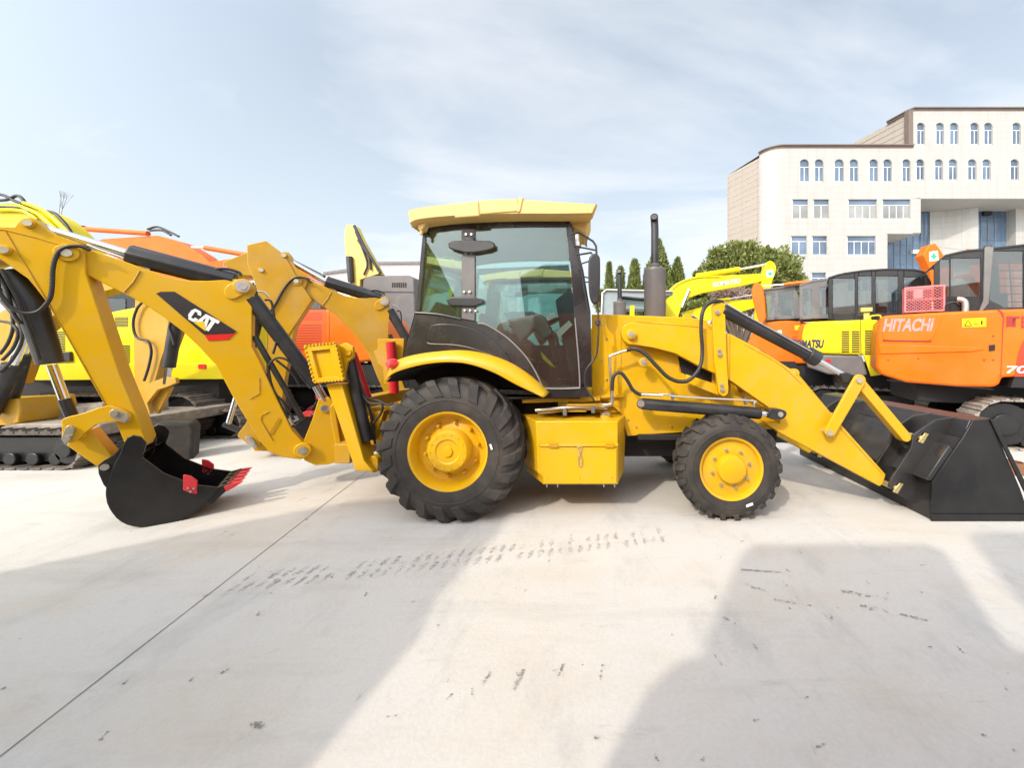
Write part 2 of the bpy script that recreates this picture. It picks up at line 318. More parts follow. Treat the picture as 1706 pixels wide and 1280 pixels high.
# ------------------------------------------------------------------ wheels
def wheel(parent, cx, cz, y0, wd, Rr, rr, nl, far=False, big=True):
    """tyre axis along Y; y0 = outer side wall nearest the camera"""
    s = -1 if far else 1; c = V(cx, y0, cz); ax = V(0, s, 0)
    h = Rr-.043 if big else Rr-.022
    sw = h-rr
    dish = [(.02, rr-.002), (.005, rr+.012), (.012, rr-.008), (.05, rr-.03), (.10, rr-.035), (.13, rr-.05), (.145, rr*.72), (.12, rr*.60), (.12, rr*.02)] if big else \
           [(.02, rr), (.0, rr+.012), (.012, rr-.012), (.045, rr-.022), (.05, rr-.05), (.035, rr*.68), (.03, rr*.52), (.03, rr*.02)]
    rim = M().lathe(dish, c, ax, 56); 
    if far: rim.lathe([(wd-.02, rr), (wd, rr+.01), (wd-.03, rr-.02), (wd-.16, rr*.8), (wd-.16, .01)], c, ax, 40)
    else: rim.lathe([(wd-.03, rr), (wd-.12, rr*.9), (wd-.2, .01)], c, ax, 40)
    w_ = rim.build('wheel', YEL, parent, 0, 40)
    prof = [(.035, rr-.005), (.008, rr+.012), (-.004, rr+.05), (-.012, rr+sw*.45), (-.002, rr+sw*.68), (.018, rr+sw*.86), (.045, h-.012), (.08, h), (wd-.08, h), (wd-.045, h-.012), (wd-.018, rr+sw*.86), (wd+.002, rr+sw*.65), (wd+.01, rr+sw*.4), (wd, rr+.04), (wd-.04, rr-.005)]
    t = M().lathe(prof, c, ax, 72)
    t.lathe([(-.012, rr+sw*.40), (-.017, rr+sw*.42), (-.012, rr+sw*.445)], c, ax, 72)
    lh = .044 if big else .026; sweep = .42 if big else .30
    for side in (0, 1):
        for i in range(nl):
            a0 = 2*math.pi*(i+(.5*side))/nl
            if big: path = [(.0, rr+sw*.52, -.17), (.018, rr+sw*.84, -.09), (.05, h-.008, -.05), (.09, h, 0), (.16, h, .13), (wd/2+.015, h, sweep*.72)]; lw = .082
            else: path = [(.006, rr+sw*.74, -.05), (.018, rr+sw*.88, -.02), (.04, h-.006, 0), (.085, h, .03), (wd/2+.01, h, sweep*.6)]; lw = .05
            vs = []; 
            for k, (yy, r_, da) in enumerate(path):
                yy2 = yy if side == 0 else wd-yy
                a = a0+da+.0; hw = lw/2/r_*(1.25 if k < 3 else 1.0)
                # outward normal in (axial, radial)
                ny, nr = ((-.75, .5), (-.6, .75), (-.3, .95), (0, 1), (0, 1), (0, 1))[min(k, 5)] if big else ((-.7, .6), (-.5, .85), (-.1, 1), (0, 1), (0, 1))[min(k, 4)]
                if side: ny = -ny
                lhk = lh*(.55 if k == 0 else 1)
                for (da2, up) in ((-hw, -.01), (-hw*.8, lhk), (hw*.8, lhk), (hw, -.01)):
                    an = a+da2; rad = r_+nr*up; ya = yy2+ny*up
                    vs.append(V(cx+rad*math.cos(an), y0+s*ya, cz+rad*math.sin(an)))
            m_ = len(path); fs = [[i*4+k, i*4+k+1, i*4+k+5, i*4+k+4] for i in range(m_-1) for k in range(3)]+[[0, 1, 2, 3], [(m_-1)*4+q for q in (3, 2, 1, 0)]]
            t.add(vs, fs)
    t.build('tyre', RUB, w_, 0, 30)
    if big:
        hb = M().lathe([(.13, .205), (.02, .2), (.0, .185), (-.002, .12), (.01, .105), (.012, .05), (-.004, .045), (-.006, .001)], c, ax, 40)
        for k in range(14):
            a = 2*math.pi*k/14; p = c+V(math.cos(a)*.165, 0, math.sin(a)*.165); hb.cyl(p-ax*.008, p+ax*.02, .008, 6)
    else:
        hb = M().lathe([(.04, .145), (.0, .14), (-.03, .13), (-.038, .115), (-.04, .001)], c, ax, 36)
    hb.build('hub', YEL, w_, 0, 35)
    nb, rb = (10, .262) if big else (8, .185)
    for k in range(nb):
        a = 2*math.pi*(k+.3)/nb; p = c+V(math.cos(a)*rb, 0, math.sin(a)*rb)+ax*(.115 if big else .03)
        M().cyl(p+ax*.02, p-ax*.012, .017, 6).cyl(p-ax*.012, p-ax*.028, .011, 8).build('wheel_nut', ZNC if not big else YEL, w_)
    return w_

# ------------------------------------------------------------------ main backhoe loader (body shared with the second one)
CY = 4.6
hero = thing('backhoe_loader', 'yellow backhoe loader nearest the camera with large black and red boom emblem', 'backhoe loader', (0, CY, 0), 'yellow backhoe loaders')
wheel(hero, -1.37, .695, 3.54, .44, .705, .372, 20)
wheel(hero, -1.37, .695, 2*CY-3.54, .44, .705, .372, 20, far=True)
wheel(hero, 1.358, .512, 3.60, .32, .517, .298, 22, big=False)
wheel(hero, 1.358, .512, 2*CY-3.60, .32, .517, .298, 22, far=True, big=False)
M().prism(Y(3.52), [(815, 741), (818, 740), (821, 749), (818, 750)], 0, .004).build('tyre_label', WHT, hero)
M().prism(Y(3.575), [(1243, 842), (1254, 838), (1255, 842), (1244, 846)], 0, .004).build('tyre_label', WHT, hero)
# chassis
def mirror_y(m_): return m_
ch = M()
cp = Y(4.02)
ch.prism(cp, [(868, 668), (1012, 668), (1035, 690), (1045, 727), (1240, 714), (1300, 716), (1300, 690), (1215, 655), (1195, 600), (1178, 534), (1150, 529), (1010, 524), (986, 524), (986, 662), (868, 662)], 0, .10)
ch.build('chassis', YEL, hero, .008)
M().prism(cp, [(868, 668), (1012, 668), (1035, 690), (1045, 727), (1240, 714), (1300, 716), (1300, 690), (1215, 655), (1195, 600), (1178, 534), (1150, 529), (1010, 524), (986, 524), (986, 662), (868, 662)], 1.06, 1.16).build('chassis', YEL, hero, .008)
u = M(); u.box(-2.1, 2.1, 4.2, 5.0, .62, .86); u.box(-.9, 1.0, 4.25, 4.95, .45, .62); u.cyl(V(-1.37, 3.75, .682), V(-1.37, 5.45, .682), .13); u.cyl(V(1.358, 3.75, .503), V(1.358, 5.45, .503), .09)
u.lathe([(-.2, .05), (-.18, .2), (.18, .2), (.2, .05)], V(-1.37, CY, .682)); u.lathe([(-.15, .05), (-.13, .16), (.13, .16), (.15, .05)], V(1.358, CY, .503)); u.cyl(V(.2, 4.4, .5), V(1.2, 4.55, .5), .05)
u.box(.5, 1.35, 3.98, 5.2, .70, .76)
u.build('underframe', DK, hero, .01)
# hood
hd = M()
prof = [(.17, 2.02), (.9, 2.02), (1.25, 1.99), (1.45, 1.92), (1.52, 1.75), (1.53, .95), (.02, .95), (.02, 2.02)]
hd.prism3([V(x, 4.14, z) for x, z in prof], (0, .92, 0))
hd.build('hood', YEL, hero, .03, seg=3)
hv = M()
hv.prism(cp, [(1128, 587), (1142, 592), (1188, 622), (1190, 638), (1148, 627), (1135, 621)], -.004, .0).build('side_vent', DK, hero)  # flat dark sheet on the panel, paints the shade inside an opening
hm = M()
for i in range(12):
    a = cp.at(1130+i*5, 588+i*3.1, -.008); b = cp.at(1133+i*5, 620+i*1.4, -.008); hm.tube([a, b], .002, 4)
hm.build('vent_mesh', CYL, hero)
# seams and bolts on side panel
sb = M()
for (x, y) in ((1011, 565), (1011, 633), (1046, 700), (1046, 722), (1235, 702)):
    pin(sb, cp, x, y, .010, -.012, .01, 8)
sb.build('panel_bolts', ZNC, hero)
part('cover_plate', YEL, hero, cp, [(1013, 530), (1019, 527), (1035, 560), (1035, 680), (1013, 668)], -.008, .0, .002)
# exhaust
ex = M(); mx_, my_ = .79, 4.62
zt = CAMH+(VY-448)/F*my_
ex.lathe([(0, .001), (0, .128), (.02, .133), (zt-2.02-.04, .133), (zt-2.02-.015, .137), (zt-2.02, .13), (zt-2.02+.002, .04), (zt-2.02+.03, .055), (zt-2.02+.06, .055), (zt-2.02+.065, .045)], V(mx_, my_, 2.02), (0, 0, 1), 36)
muf = ex.build('muffler', GRY, hero, 0, 35)
zp = CAMH+(VY-366)/F*my_
M().tube([V(mx_, my_, zt), V(mx_, my_, zp-.12), V(mx_-.004, my_, zp-.03), V(mx_-.012, my_-.03, zp+.0), V(mx_-.02, my_-.07, zp+.012)], .047, 16, cap=False).tube([V(mx_-.02, my_-.068, zp+.012), V(mx_-.012, my_-.03, zp)], .038, 12).build('exhaust_pipe', CYL, muf, 0, 40)
# toolbox
tb = M(); z0 = Y(3.68).at(900, 808).z; z1 = Y(3.68).at(900, 702).z
a = [Y(3.68).at(893, 702), Y(3.68).at(1029, 702), Y(3.68).at(1029, 808), Y(3.68).at(905, 808), Y(3.68).at(905, 795), Y(3.68).at(896, 788)]
xb0 = (868-VX)/F*4.1; xb1 = (1044-VX)/F*4.1
b = [V(xb0, 4.1, a[0].z+.0), V(xb1, 4.1, a[1].z), V(xb1-.03, 4.1, a[2].z), V(xb0+.06, 4.1, a[3].z), V(xb0+.06, 4.1, a[4].z), V(xb0, 4.1, a[5].z)]
tb.add(a+b, [[0, 1, 2, 3, 4, 5], [11, 10, 9, 8, 7, 6]]+[[i, i+6, (i+1) % 6+6, (i+1) % 6] for i in range(6)])
tbo = tb.build('toolbox', YEL, hero, .010)
M().prism(Y(3.68), [(899, 741), (1030, 740), (1030, 744), (900, 745)], -.022, .0).prism(Y(3.68), [(900, 746), (1027, 745), (1027, 806), (906, 806), (906, 793), (900, 788)], -.010, .0).build('toolbox_lid', YEL, tbo, .003)
lt = M(); lp = Y(3.68)
lt.tube([lp.at(962, 745, -.02), lp.at(970, 745, -.02), lp.at(966, 756, -.028), lp.at(970, 768, -.025), lp.at(969, 777, -.022), lp.at(964, 777, -.022), lp.at(963, 764, -.025), lp.at(967, 755, -.028), lp.at(962, 745, -.02)], .004, 6)
lt.build('latch', STL, tbo)
nb_ = M()
for x in (911, 929, 1006, 1024): nb_.cyl(lp.at(x, 807, .03), lp.at(x, 812, .03), .006, 8)
nb_.build('drain_bolts', ZNC, tbo)
fc = M(); c_ = V((1009-VX)/F*3.9, 3.9, a[0].z); fc.lathe([(0, .055), (.03, .055), (.03, .001)], c_, (0, 0, 1), 20); fc.build('filler_neck', YEL, tbo)
M().lathe([(.03, .06), (.05, .06), (.065, .04), (.07, .001)], c_, (0, 0, 1), 20).build('filler_cap', ZNC, tbo)
M().box(-.42, -.05, 3.86, 4.05, z1+.06, z1+.075).box(-.25, .12, 3.82, 4.02, z1+.13, z1+.145).build('cab_step', YEL2, hero, .004)
# fender: a curved sheet with rolled outer lip
top = s2([(636, 630), (645, 605), (690, 590), (760, 585), (825, 600), (872, 627), (910, 660)], 6)
bot = s2([(640, 634), (660, 619), (715, 605), (770, 604), (818, 618), (860, 640), (906, 661)], 6)
fe = M(); n_ = len(top)
o_t = [Y(3.52).at(*p) for p in top]; o_b = [Y(3.52).at(*p) for p in bot]
o_t = [V(p.x, 3.62, p.z) for p in o_t]
inn = [V(p.x, 4.12, p.z+.02) for p in o_t]; inb = [V(p.x, 4.12, p.z) for p in o_b]
fe.add(o_b+o_t+inn, [[i, i+1, n_+i+1, n_+i] for i in range(n_-1)]+[[n_+i, n_+i+1, 2*n_+i+1, 2*n_+i] for i in range(n_-1)])
fo = fe.build('fender', YEL, hero, 0, 60)
sd_ = fo.modifiers.new('solid', 'SOLIDIFY'); sd_.thickness = .012
fl = M(); lo = [p+V(0, .03, -.02) for p in o_b]; li = [V(p.x, 4.14, p.z-.02) for p in lo]
fl.add(lo+li, [[i, i+1, n_+i+1, n_+i] for i in range(n_-1)]); fl.build('fender_liner', DK, hero, 0, 60)
# lit rear lamp on the fender tail
lm = M(); c_ = Y(3.56).at(652, 606); lm.lathe([(-.03, .001), (-.028, .03), (0, .045), (.05, .045)], c_+V(0, -.02, 0), (.35, 1, 0), 20); lm.build('rear_lamp', LAMP, hero)
ff = M()                                                     # far fender
ff.add([V(p.x, 9.2-p.y, p.z) for p in o_b+o_t+inn], [[i, i+1, n_+i+1, n_+i] for i in range(n_-1)]+[[n_+i, n_+i+1, 2*n_+i+1, 2*n_+i] for i in range(n_-1)])
ffo = ff.build('fender', YEL, hero, 0, 60); sd_ = ffo.modifiers.new('solid', 'SOLIDIFY'); sd_.thickness = .012
M().box(-2.02, -.45, 4.14, 5.06, .7, 1.53).build('wheel_housing', DK, hero)
# cab ------------------------------------------------
cb = Y(3.80); CW = 1.60
lowp = [(693, 519), (768, 531), (790, 535), (812, 541), (845, 562), (875, 592), (893, 620), (905, 645), (966, 645), (966, 640), (975, 640), (983, 662), (903, 664), (870, 640), (820, 612), (760, 600), (690, 604), (664, 618), (672, 590)]
def side(o0, o1, nm='cab'):
    c = M()
    c.prism(cb, lowp, o0, o1)
    c.prism(cb, [(705, 376), (712, 376), (700, 519), (692, 519)], o0, o1)
    c.prism(cb, [(705, 368), (948, 358), (950, 377), (712, 383)], o0, o1)
    c.prism(cb, [(943, 376), (953, 376), (972, 450), (984, 520), (986, 645), (966, 645), (959, 560), (951, 450)], o0, o1)
    return c
cn = side(0, .06)
for v_ in (side(CW-.06, CW),): cn.v_extra = v_
far = cn.v_extra; cn.add([v for v in far.v], far.f)
# front and rear corner posts, cross members, floor
def xz(px, py): p = cb.at(px, py); return p.x, p.z
xr0, zr0 = xz(692, 519); xr1, zr1 = xz(706, 376); xf0, zf0 = xz(984, 655); xf1, zf1 = xz(950, 366)
cn.box(xr0-.02, xf0-.05, 3.82, 3.8+CW-.02, zf0-.02, zf0+.03)
cn.prism3([V(xr1, 3.8, zr1-.02), V(xr1+.05, 3.8, zr1-.02), V(xr1+.05, 3.8, zr1+.06), V(xr1, 3.8, zr1+.06)], (0, CW, 0))
cn.prism3([V(xf1-.05, 3.8, zf1-.04), V(xf1, 3.8, zf1-.04), V(xf1, 3.8, zf1+.05), V(xf1-.05, 3.8, zf1+.05)], (0, CW, 0))
x66, z66 = xz(664, 618)
cn.add([V(xr0, 3.8, zr0), V(x66, 3.8, z66), V(x66, 5.4, z66), V(xr0, 5.4, zr0)], [[0, 1, 2, 3]])
cab = cn.build('cab', PLA, hero, .008)
M().prism(cb, [(769, 381), (791, 381), (791, 535), (769, 531)], -.012, .05).build('door_pillar', GRY, cab, .004)
M().prism(cb, [(769, 381), (791, 381), (791, 535), (769, 531)], CW-.05, CW).build('door_pillar', GRY, cab, .004)
gl1 = [(712, 383), (769, 381), (769, 531), (699, 519)]
gl2 = [(791, 380), (944, 377), (966, 645), (905, 645), (893, 620), (875, 592), (845, 562), (812, 541), (791, 535)]
M().prism(cb, gl1, .006, .012).build('rear_side_window', GL, cab)
M().prism(cb, gl2, .006, .012).build('door_glass', GL, cab)
M().prism(cb, gl1, CW-.012, CW-.006).build('rear_side_window', GL, cab)
M().prism(cb, gl2, CW-.012, CW-.006).build('door_glass', GL, cab)
M().add([V(xf0-.03, 3.85, zf0+.3), V(xf0-.03, 5.35, zf0+.3), V(xf1-.02, 5.35, zf1-.04), V(xf1-.02, 3.85, zf1-.04)], [[0, 1, 2, 3]]).build('windscreen', GL, cab)
M().add([V(xr0, 3.85, zr0), V(xr0, 5.35, zr0), V(xr1, 5.35, zr1-.02), V(xr1, 3.85, zr1-.02)], [[0, 1, 2, 3]]).build('rear_window', GL, cab)
TRM = mat('grey_rubber_trim', (.2, .19, .185), .5)
pxtube('door_seal', TRM, cab, cb, [(796, 539), (812, 542), (845, 563), (875, 593), (893, 621), (903, 643), (906, 647), (930, 648), (962, 647), (966, 643), (964, 600), (958, 530)], .008, -.006, 3, 8)
pxtube('panel_crease', TRM, cab, cb, [(712, 570), (718, 573), (760, 575), (800, 584), (830, 598), (856, 613)], .006, -.003, 3, 8)
pxtube('window_seal', PLA, cab, cb, [(692, 521), (730, 524), (768, 532)], .012, -.004, 3, 8)
M().prism(cb, s2([(715, 552), (722, 541), (760, 541), (800, 553), (830, 575), (852, 603), (840, 600), (800, 584), (760, 573), (716, 570)], 3, True), -.014, 0).build('side_cover', PLA, cab, .008, seg=3)
# hinges / lamps on door pillar
for (cx_, cy_, s_) in ((781, 407, 1), ):
    hg = M(); hg.prism(cb, [(746, 404), (754, 401), (775, 400), (790, 400), (816, 401), (824, 405), (824, 413), (814, 417), (790, 421), (775, 421), (757, 417), (747, 413)], -.06, -.03)
    hg.prism(cb, [(773, 395), (790, 395), (790, 423), (773, 423)], -.035, -.012)
    ho = hg.build('door_handle', CYL, cab, .012, seg=3)
M().prism(cb, [(742, 500), (752, 494), (790, 495), (806, 499), (806, 506), (790, 511), (750, 510)], -.04, -.012).build('lower_hinge', CYL, cab, .012, seg=3)
bt = M()
for (x, y) in ((776, 390), (785, 390), (776, 421), (785, 421), (774, 517), (783, 517), (792, 518), (773, 486), (782, 486)): pin(bt, cb, x, y, .012, -.035, 0, 8)
bt.build('hinge_bolts', ZNC, cab)
# interior
st = M(); st.box(-1.15, -.72, 4.3, 4.85, 1.35, 1.5); st.box(-.98, -.86, 4.35, 4.8, 1.1, 1.35); st.prism3([V(-1.25, 4.32, 1.45), V(-1.12, 4.32, 1.45), V(-1.22, 4.32, 2.1), V(-1.33, 4.32, 2.1)], (0, .5, 0))
st.build('seat', SEAT, cab, .05, seg=3)
cs = M(); cs.prism(Y(4.0), [(838, 520), (888, 518), (890, 545), (866, 572)], 0, .2); cs.prism(Y(4.25), [(888, 520), (905, 525), (920, 555), (905, 565), (888, 548)], 0, .2)
cs.build('console', TEAL, cab, .02)
ds = M(); ds.prism(Y(4.25), [(925, 500), (950, 480), (966, 520), (975, 650), (955, 650), (935, 560)], 0, .7); ds.tube([V(-.42, 4.5, 1.5), V(-.52, 4.5, 1.95)], .04, 10)
ds.build('dashboard', SEAT, cab, .02)
c_ = V(-.54, 4.5, 1.98); ring = [c_+V(-math.sin(R(35))*math.sin(t)*0+math.cos(t)*.17*math.cos(R(25)), math.sin(t)*.18, math.cos(t)*.17*math.sin(R(25))) for t in [2*math.pi*k/24 for k in range(25)]]
M().tube(ring, .014, 8).tube([ring[0], ring[12]], .01, 6).build('steering_wheel', SEAT, cab)
lv = M()
for (x, y) in ((-.62, 4.1), (-.55, 4.2), (-.7, 4.9), (-1.3, 4.2), (-1.36, 4.7)): lv.tube([V(x, y, 1.15), V(x+.04, y, 1.62)], .01, 6).lathe([(-.03, .001), (-.02, .022), (.02, .022), (.03, .001)], V(x+.04, y, 1.64), (0, 0, 1), 10)
lv.build('levers', CYL, cab)
M().prism(Y(4.1), [(926, 553), (948, 534), (954, 541), (931, 563)], 0, .02).prism(Y(4.2), [(910, 526), (922, 520), (927, 527), (914, 534)], 0, .01).build('papers', PAPER, cab)
fm = mat('cab_floor_mat', (.03, .03, .03), .9); M().box(-1.5, -.12, 3.86, 5.35, 1.16, 1.18).box(-1.55, -.10, 5.22, 5.32, 1.18, 1.74).build('floor_mat', fm, cab)
M().prism(Y(4.0), [(900, 586), (905, 590), (925, 612), (918, 610), (904, 598)], 0, .02).build('pedal', LEM, cab)
# roof
def roofp(y, pts): return [V((px-VX)/F*y, y, CAMH-(py-VY)/F*y) for px, py in pts]
tp_ = s2([(680, 352), (700, 345), (755, 337), (800, 333), (865, 330), (930, 334), (995, 338)], 5)
bt_ = s2([(683, 376), (700, 368), (760, 361), (860, 357), (930, 357), (988, 356)], 6)
rf = M(); y0_ = 3.60
e0 = roofp(y0_, tp_); e1 = roofp(y0_, bt_[::-1]); ring0 = e0+e1; L0 = len(ring0); rings = []
for (dy, zs, xs) in ((.0, .80, .992), (.035, 1, 1), (.10, 1.05, 1), (.3, 1.18, .97), (.95, 1.25, .93), (1.6, 1.18, .88), (1.84, 1.05, .86), (1.90, 1, .84), (1.87, .55, .82)):
    cz_ = sum(p.z for p in ring0)/L0; xm = -1.75
    rings.append([V(xm+(p.x-xm)*xs, y0_+dy, (cz_+(p.z-cz_)*zs) if p.z > cz_ or zs < 1 else p.z) for p in ring0])
vs = [p for r_ in rings for p in r_]
fs = [[i*L0+k, i*L0+(k+1) % L0, (i+1)*L0+(k+1) % L0, (i+1)*L0+k] for i in range(len(rings)-1) for k in range(L0)]+[list(range(L0)), list(range((len(rings)-1)*L0, len(rings)*L0))[::-1]]
rf.add(vs, fs); roof = rf.build('roof', YROOF, cab, .006, 45)
rp = M()
for (pts) in ([(757, 339), (797, 334), (799, 360), (757, 363)], [(799, 333), (862, 330), (866, 352), (800, 357)], [(864, 328), (872, 328), (867, 353), (860, 354)]):
    rp.prism(Y(3.6), pts, -.012, .03)
rp.build('roof_panel_ribs', YROOF, roof, .012, seg=3)
M().prism(Y(3.66), [(693, 372), (712, 366), (704, 382), (697, 384)], 0, .1).cyl(Y(3.68).at(702, 383), Y(3.68).at(702, 392), .015).build('roof_bracket', YROOF, roof, .01)
M().prism(Y(3.85), [(940, 357), (985, 357), (975, 388), (952, 380)], 0, .5).build('visor', YROOF, roof, .02)
# mirror and lamp cage
mc = M(); mp_ = Y(3.72)
def tt(m_, pts, r, off=0): m_.tube([mp_.at(x, y, off) for x, y in pts], r, 8)
tt(mc, [(951, 391), (964, 387), (988, 402), (993, 410), (994, 425)], .011); tt(mc, [(957, 410), (993, 417)], .009); tt(mc, [(976, 395), (977, 411)], .008)
tt(mc, [(954, 391), (958, 410), (968, 412)], .012); tt(mc, [(960, 425), (985, 421), (990, 430)], .010); tt(mc, [(967, 440), (985, 434)], .008)
tt(mc, [(962, 410), (970, 460), (980, 520)], .010); tt(mc, [(972, 461), (981, 463)], .007); tt(mc, [(973, 470), (982, 470)], .007)
mc.build('mirror_bracket', CYL, cab, 0, 40)
M().prism(mp_, s2([(982, 428), (990, 422), (998, 426), (1000, 440), (999, 495), (994, 505), (986, 503), (981, 485), (980, 445)], 3, True), -.02, .06).build('mirror', CYL, cab, .015, seg=3)
M().prism(Y(3.8), [(958, 389), (964, 389), (966, 410), (959, 410)], -.03, .1).build('work_light', GLS, cab, .01)
ga = M(); 
ga.tube(sm([mp_.at(*p) for p in ((988, 440), (994, 500), (997, 530), (996, 575), (992, 595), (977, 616), (974, 635), (978, 650), (990, 668))], 5), .009, 8)
ga.lathe([(-.03, .001), (-.02, .028), (.02, .028), (.03, .001)], mp_.at(996, 538), (0, 0, 1), 14)
ga.build('grab_rail', CYL, cab)
# ---- loader arms, near and far
AY = 3.87; DY = 1.25
ap = Y(AY)
arm_pts = s2([(1036, 552), (1040, 542), (1052, 537)], 4)+[(1100, 537), (1172, 546), (1200, 556), (1216, 556), (1258, 578), (1318, 615), (1345, 645), (1384, 688), (1476, 791), (1472, 806), (1466, 811), (1300, 722), (1272, 703), (1300, 706), (1296, 690), (1216, 634), (1166, 611), (1125, 589), (1090, 580), (1060, 575)]+s2([(1048, 574), (1040, 568), (1036, 560)], 4)
for k in range(2):
    sh = (0, DY*k, 0)
    arm = M(sh).prism(ap, arm_pts, 0, .12).build('loader_arm', YEL, hero, .008)
    m_ = M(sh); m_.prism(ap, s2([(1187, 512), (1192, 504), (1203, 503), (1208, 512)], 3)+[(1211, 600), (1214, 648)]+s2([(1213, 656), (1206, 661), (1198, 656)], 3)+[(1190, 600)], -.06, -.015)
    m_.prism(ap, [(1187, 512), (1203, 506), (1211, 600), (1214, 655), (1198, 655), (1190, 600)], .13, .16)
    m_.build('lift_bracket', YEL, arm, .005)
    m_ = M(sh); m_.prism(ap, [(1144, 624), (1196, 642), (1202, 661), (1186, 655), (1142, 637)], .01, .06)
    m_.build('lower_link', YEL, arm, .005)
    for (x, y, r_) in ((1052, 557, .05), (1073, 604, .048)): pn = M(sh); pin(pn, ap, x, y, r_, -.05, .02, 24); pn.build('pivot_boss', YEL, arm, .006)
    pn = M(sh)
    for (x, y, r_, o0) in ((1052, 557, .03, -.06), (1073, 604, .032, -.056), (1196, 520, .026, -.08), (1199, 584, .018, -.075), (1200, 591, .024, -.075), (1203, 642, .018, -.075), (1204, 650, .024, -.075), (1384, 722, .025, -.09), (1386, 716, .02, -.08)):
        pn = M(sh); pin(pn, ap, x, y, r_, o0, .0, 16); pin(pn, ap, x, y, r_*.45, o0-.008, o0, 8); pn.build('pin', STL, arm)
    # lift cylinder
    cy = M(sh); cp2 = Y(AY-.10)
    cy.cyl(cp2.at(1069, 673), cp2.at(1266, 689), .060, 24)
    cyo = cy.build('lift_cylinder', CYL, arm, .006)
    q = M(sh); q.cyl(cp2.at(1262, 689), cp2.at(1290, 690), .026); q.build('piston_rod', CHR, cyo)
    q = M(sh); q.cyl(cp2.at(1069, 673, -.055), cp2.at(1069, 673, .12), .05); q.build('cylinder_eye', CYL, cyo, .006)
    q = M(sh); q.prism(cp2, s2([(1282, 683), (1298, 682), (1309, 685), (1311, 691), (1307, 697), (1298, 700), (1282, 697)], 3, True), -.05, .05); q.build('cylinder_eye', CYL, cyo, .006)
    q = M(sh); pin(q, cp2, 1068, 673, .034, -.07, 0); pin(q, cp2, 1301, 691, .026, -.065, 0); q.build('cylinder_pin', STL, cyo)
    q = M(sh); q.tube(sm([cp2.at(*p, -.075) for p in ((1068, 657), (1080, 658), (1110, 657), (1120, 660), (1180, 664), (1254, 668), (1256, 672), (1256, 678))], 3), .009, 8); q.tube([cp2.at(1070, 657, -.075), cp2.at(1104, 659, -.075)], .016, 8); q.build('cylinder_pipe', ZNC, cyo)
    # tilt cylinder, lever, link
    tpn = Y(AY+.0)
    cy = M(sh); cy.tube([tpn.at(1204, 517, -.01), tpn.at(1348, 592, -.01)], .066, 24); cyo = cy.build('tilt_cylinder', CYL, arm, .006)
    q = M(sh); q.tube([tpn.at(1345, 590, -.01), tpn.at(1362, 599, -.01)], .082, 20); q.build('cylinder_gland', CYL, cyo, .008)
    q = M(sh); q.tube([tpn.at(1355, 596, -.01), tpn.at(1412, 629, -.01)], .03, 16); q.build('piston_rod', CHR, cyo)
    q = M(sh); q.prism(tpn, [(1400, 622), (1412, 621), (1432, 628), (1436, 640), (1424, 645), (1404, 636)], -.05, .05); q.build('cylinder_eye', CYL, cyo, .01)
    q = M(sh); q.tube([tpn.at(1206, 504, -.07), tpn.at(1240, 524, -.08), tpn.at(1352, 586, -.08), tpn.at(1352, 592, -.05)], .008, 8); q.build('cylinder_pipe', ZNC, cyo)
    def bar(m__, x0, y0, x1, y1, w0, w1, o0, o1):
        dx, dy = x1-x0, y1-y0; l_ = math.hypot(dx, dy); nx, ny = -dy/l_, dx/l_; pts = []
        for t_ in range(7): a_ = math.pi*t_/6; pts.append((x0+nx*w0*math.cos(a_)-dx/l_*w0*math.sin(a_), y0+ny*w0*math.cos(a_)-dy/l_*w0*math.sin(a_)))
        for t_ in range(7): a_ = math.pi*t_/6; pts.append((x1-nx*w1*math.cos(a_)+dx/l_*w1*math.sin(a_), y1-ny*w1*math.cos(a_)+dy/l_*w1*math.sin(a_)))
        return m__.prism(tpn, pts, o0, o1)
    q = M(sh); bar(q, 1433, 634, 1384, 720, 10, 9, -.09, -.06); bar(q, 1433, 634, 1384, 720, 10, 9, .06, .18 if 0 else .09); lo_ = q.build('tilt_lever', YEL, arm, .005)
    q = M(sh); bar(q, 1436, 640, 1511, 729, 8, 8, -.05, .05); q.build('tilt_link', YEL, arm, .006)
    q = M(sh)
    for x, y in ((1433, 634), (1384, 722)): pin(q, tpn, x, y, .028, -.11, .1); 
    q.build('lever_pin', STL, lo_)
M().cyl(V(2.86, 3.9, 1.34), V(2.86, 5.2, 1.34), .0).build('x', YEL) if 0 else None
tq = M(); p_ = ap.at(1320, 660); tq.cyl(V(p_.x, AY+.1, p_.z), V(p_.x, AY+DY+.02, p_.z), .10, 20); tq.build('cross_tube', YEL2, hero)
M().cyl(V(1.0, 3.95, 1.86), V(1.0, 5.2, 1.86), .04).box(1.3, 1.5, 4.0, 5.2, 1.05, 1.5).build('front_frame', YEL2, hero, .01)
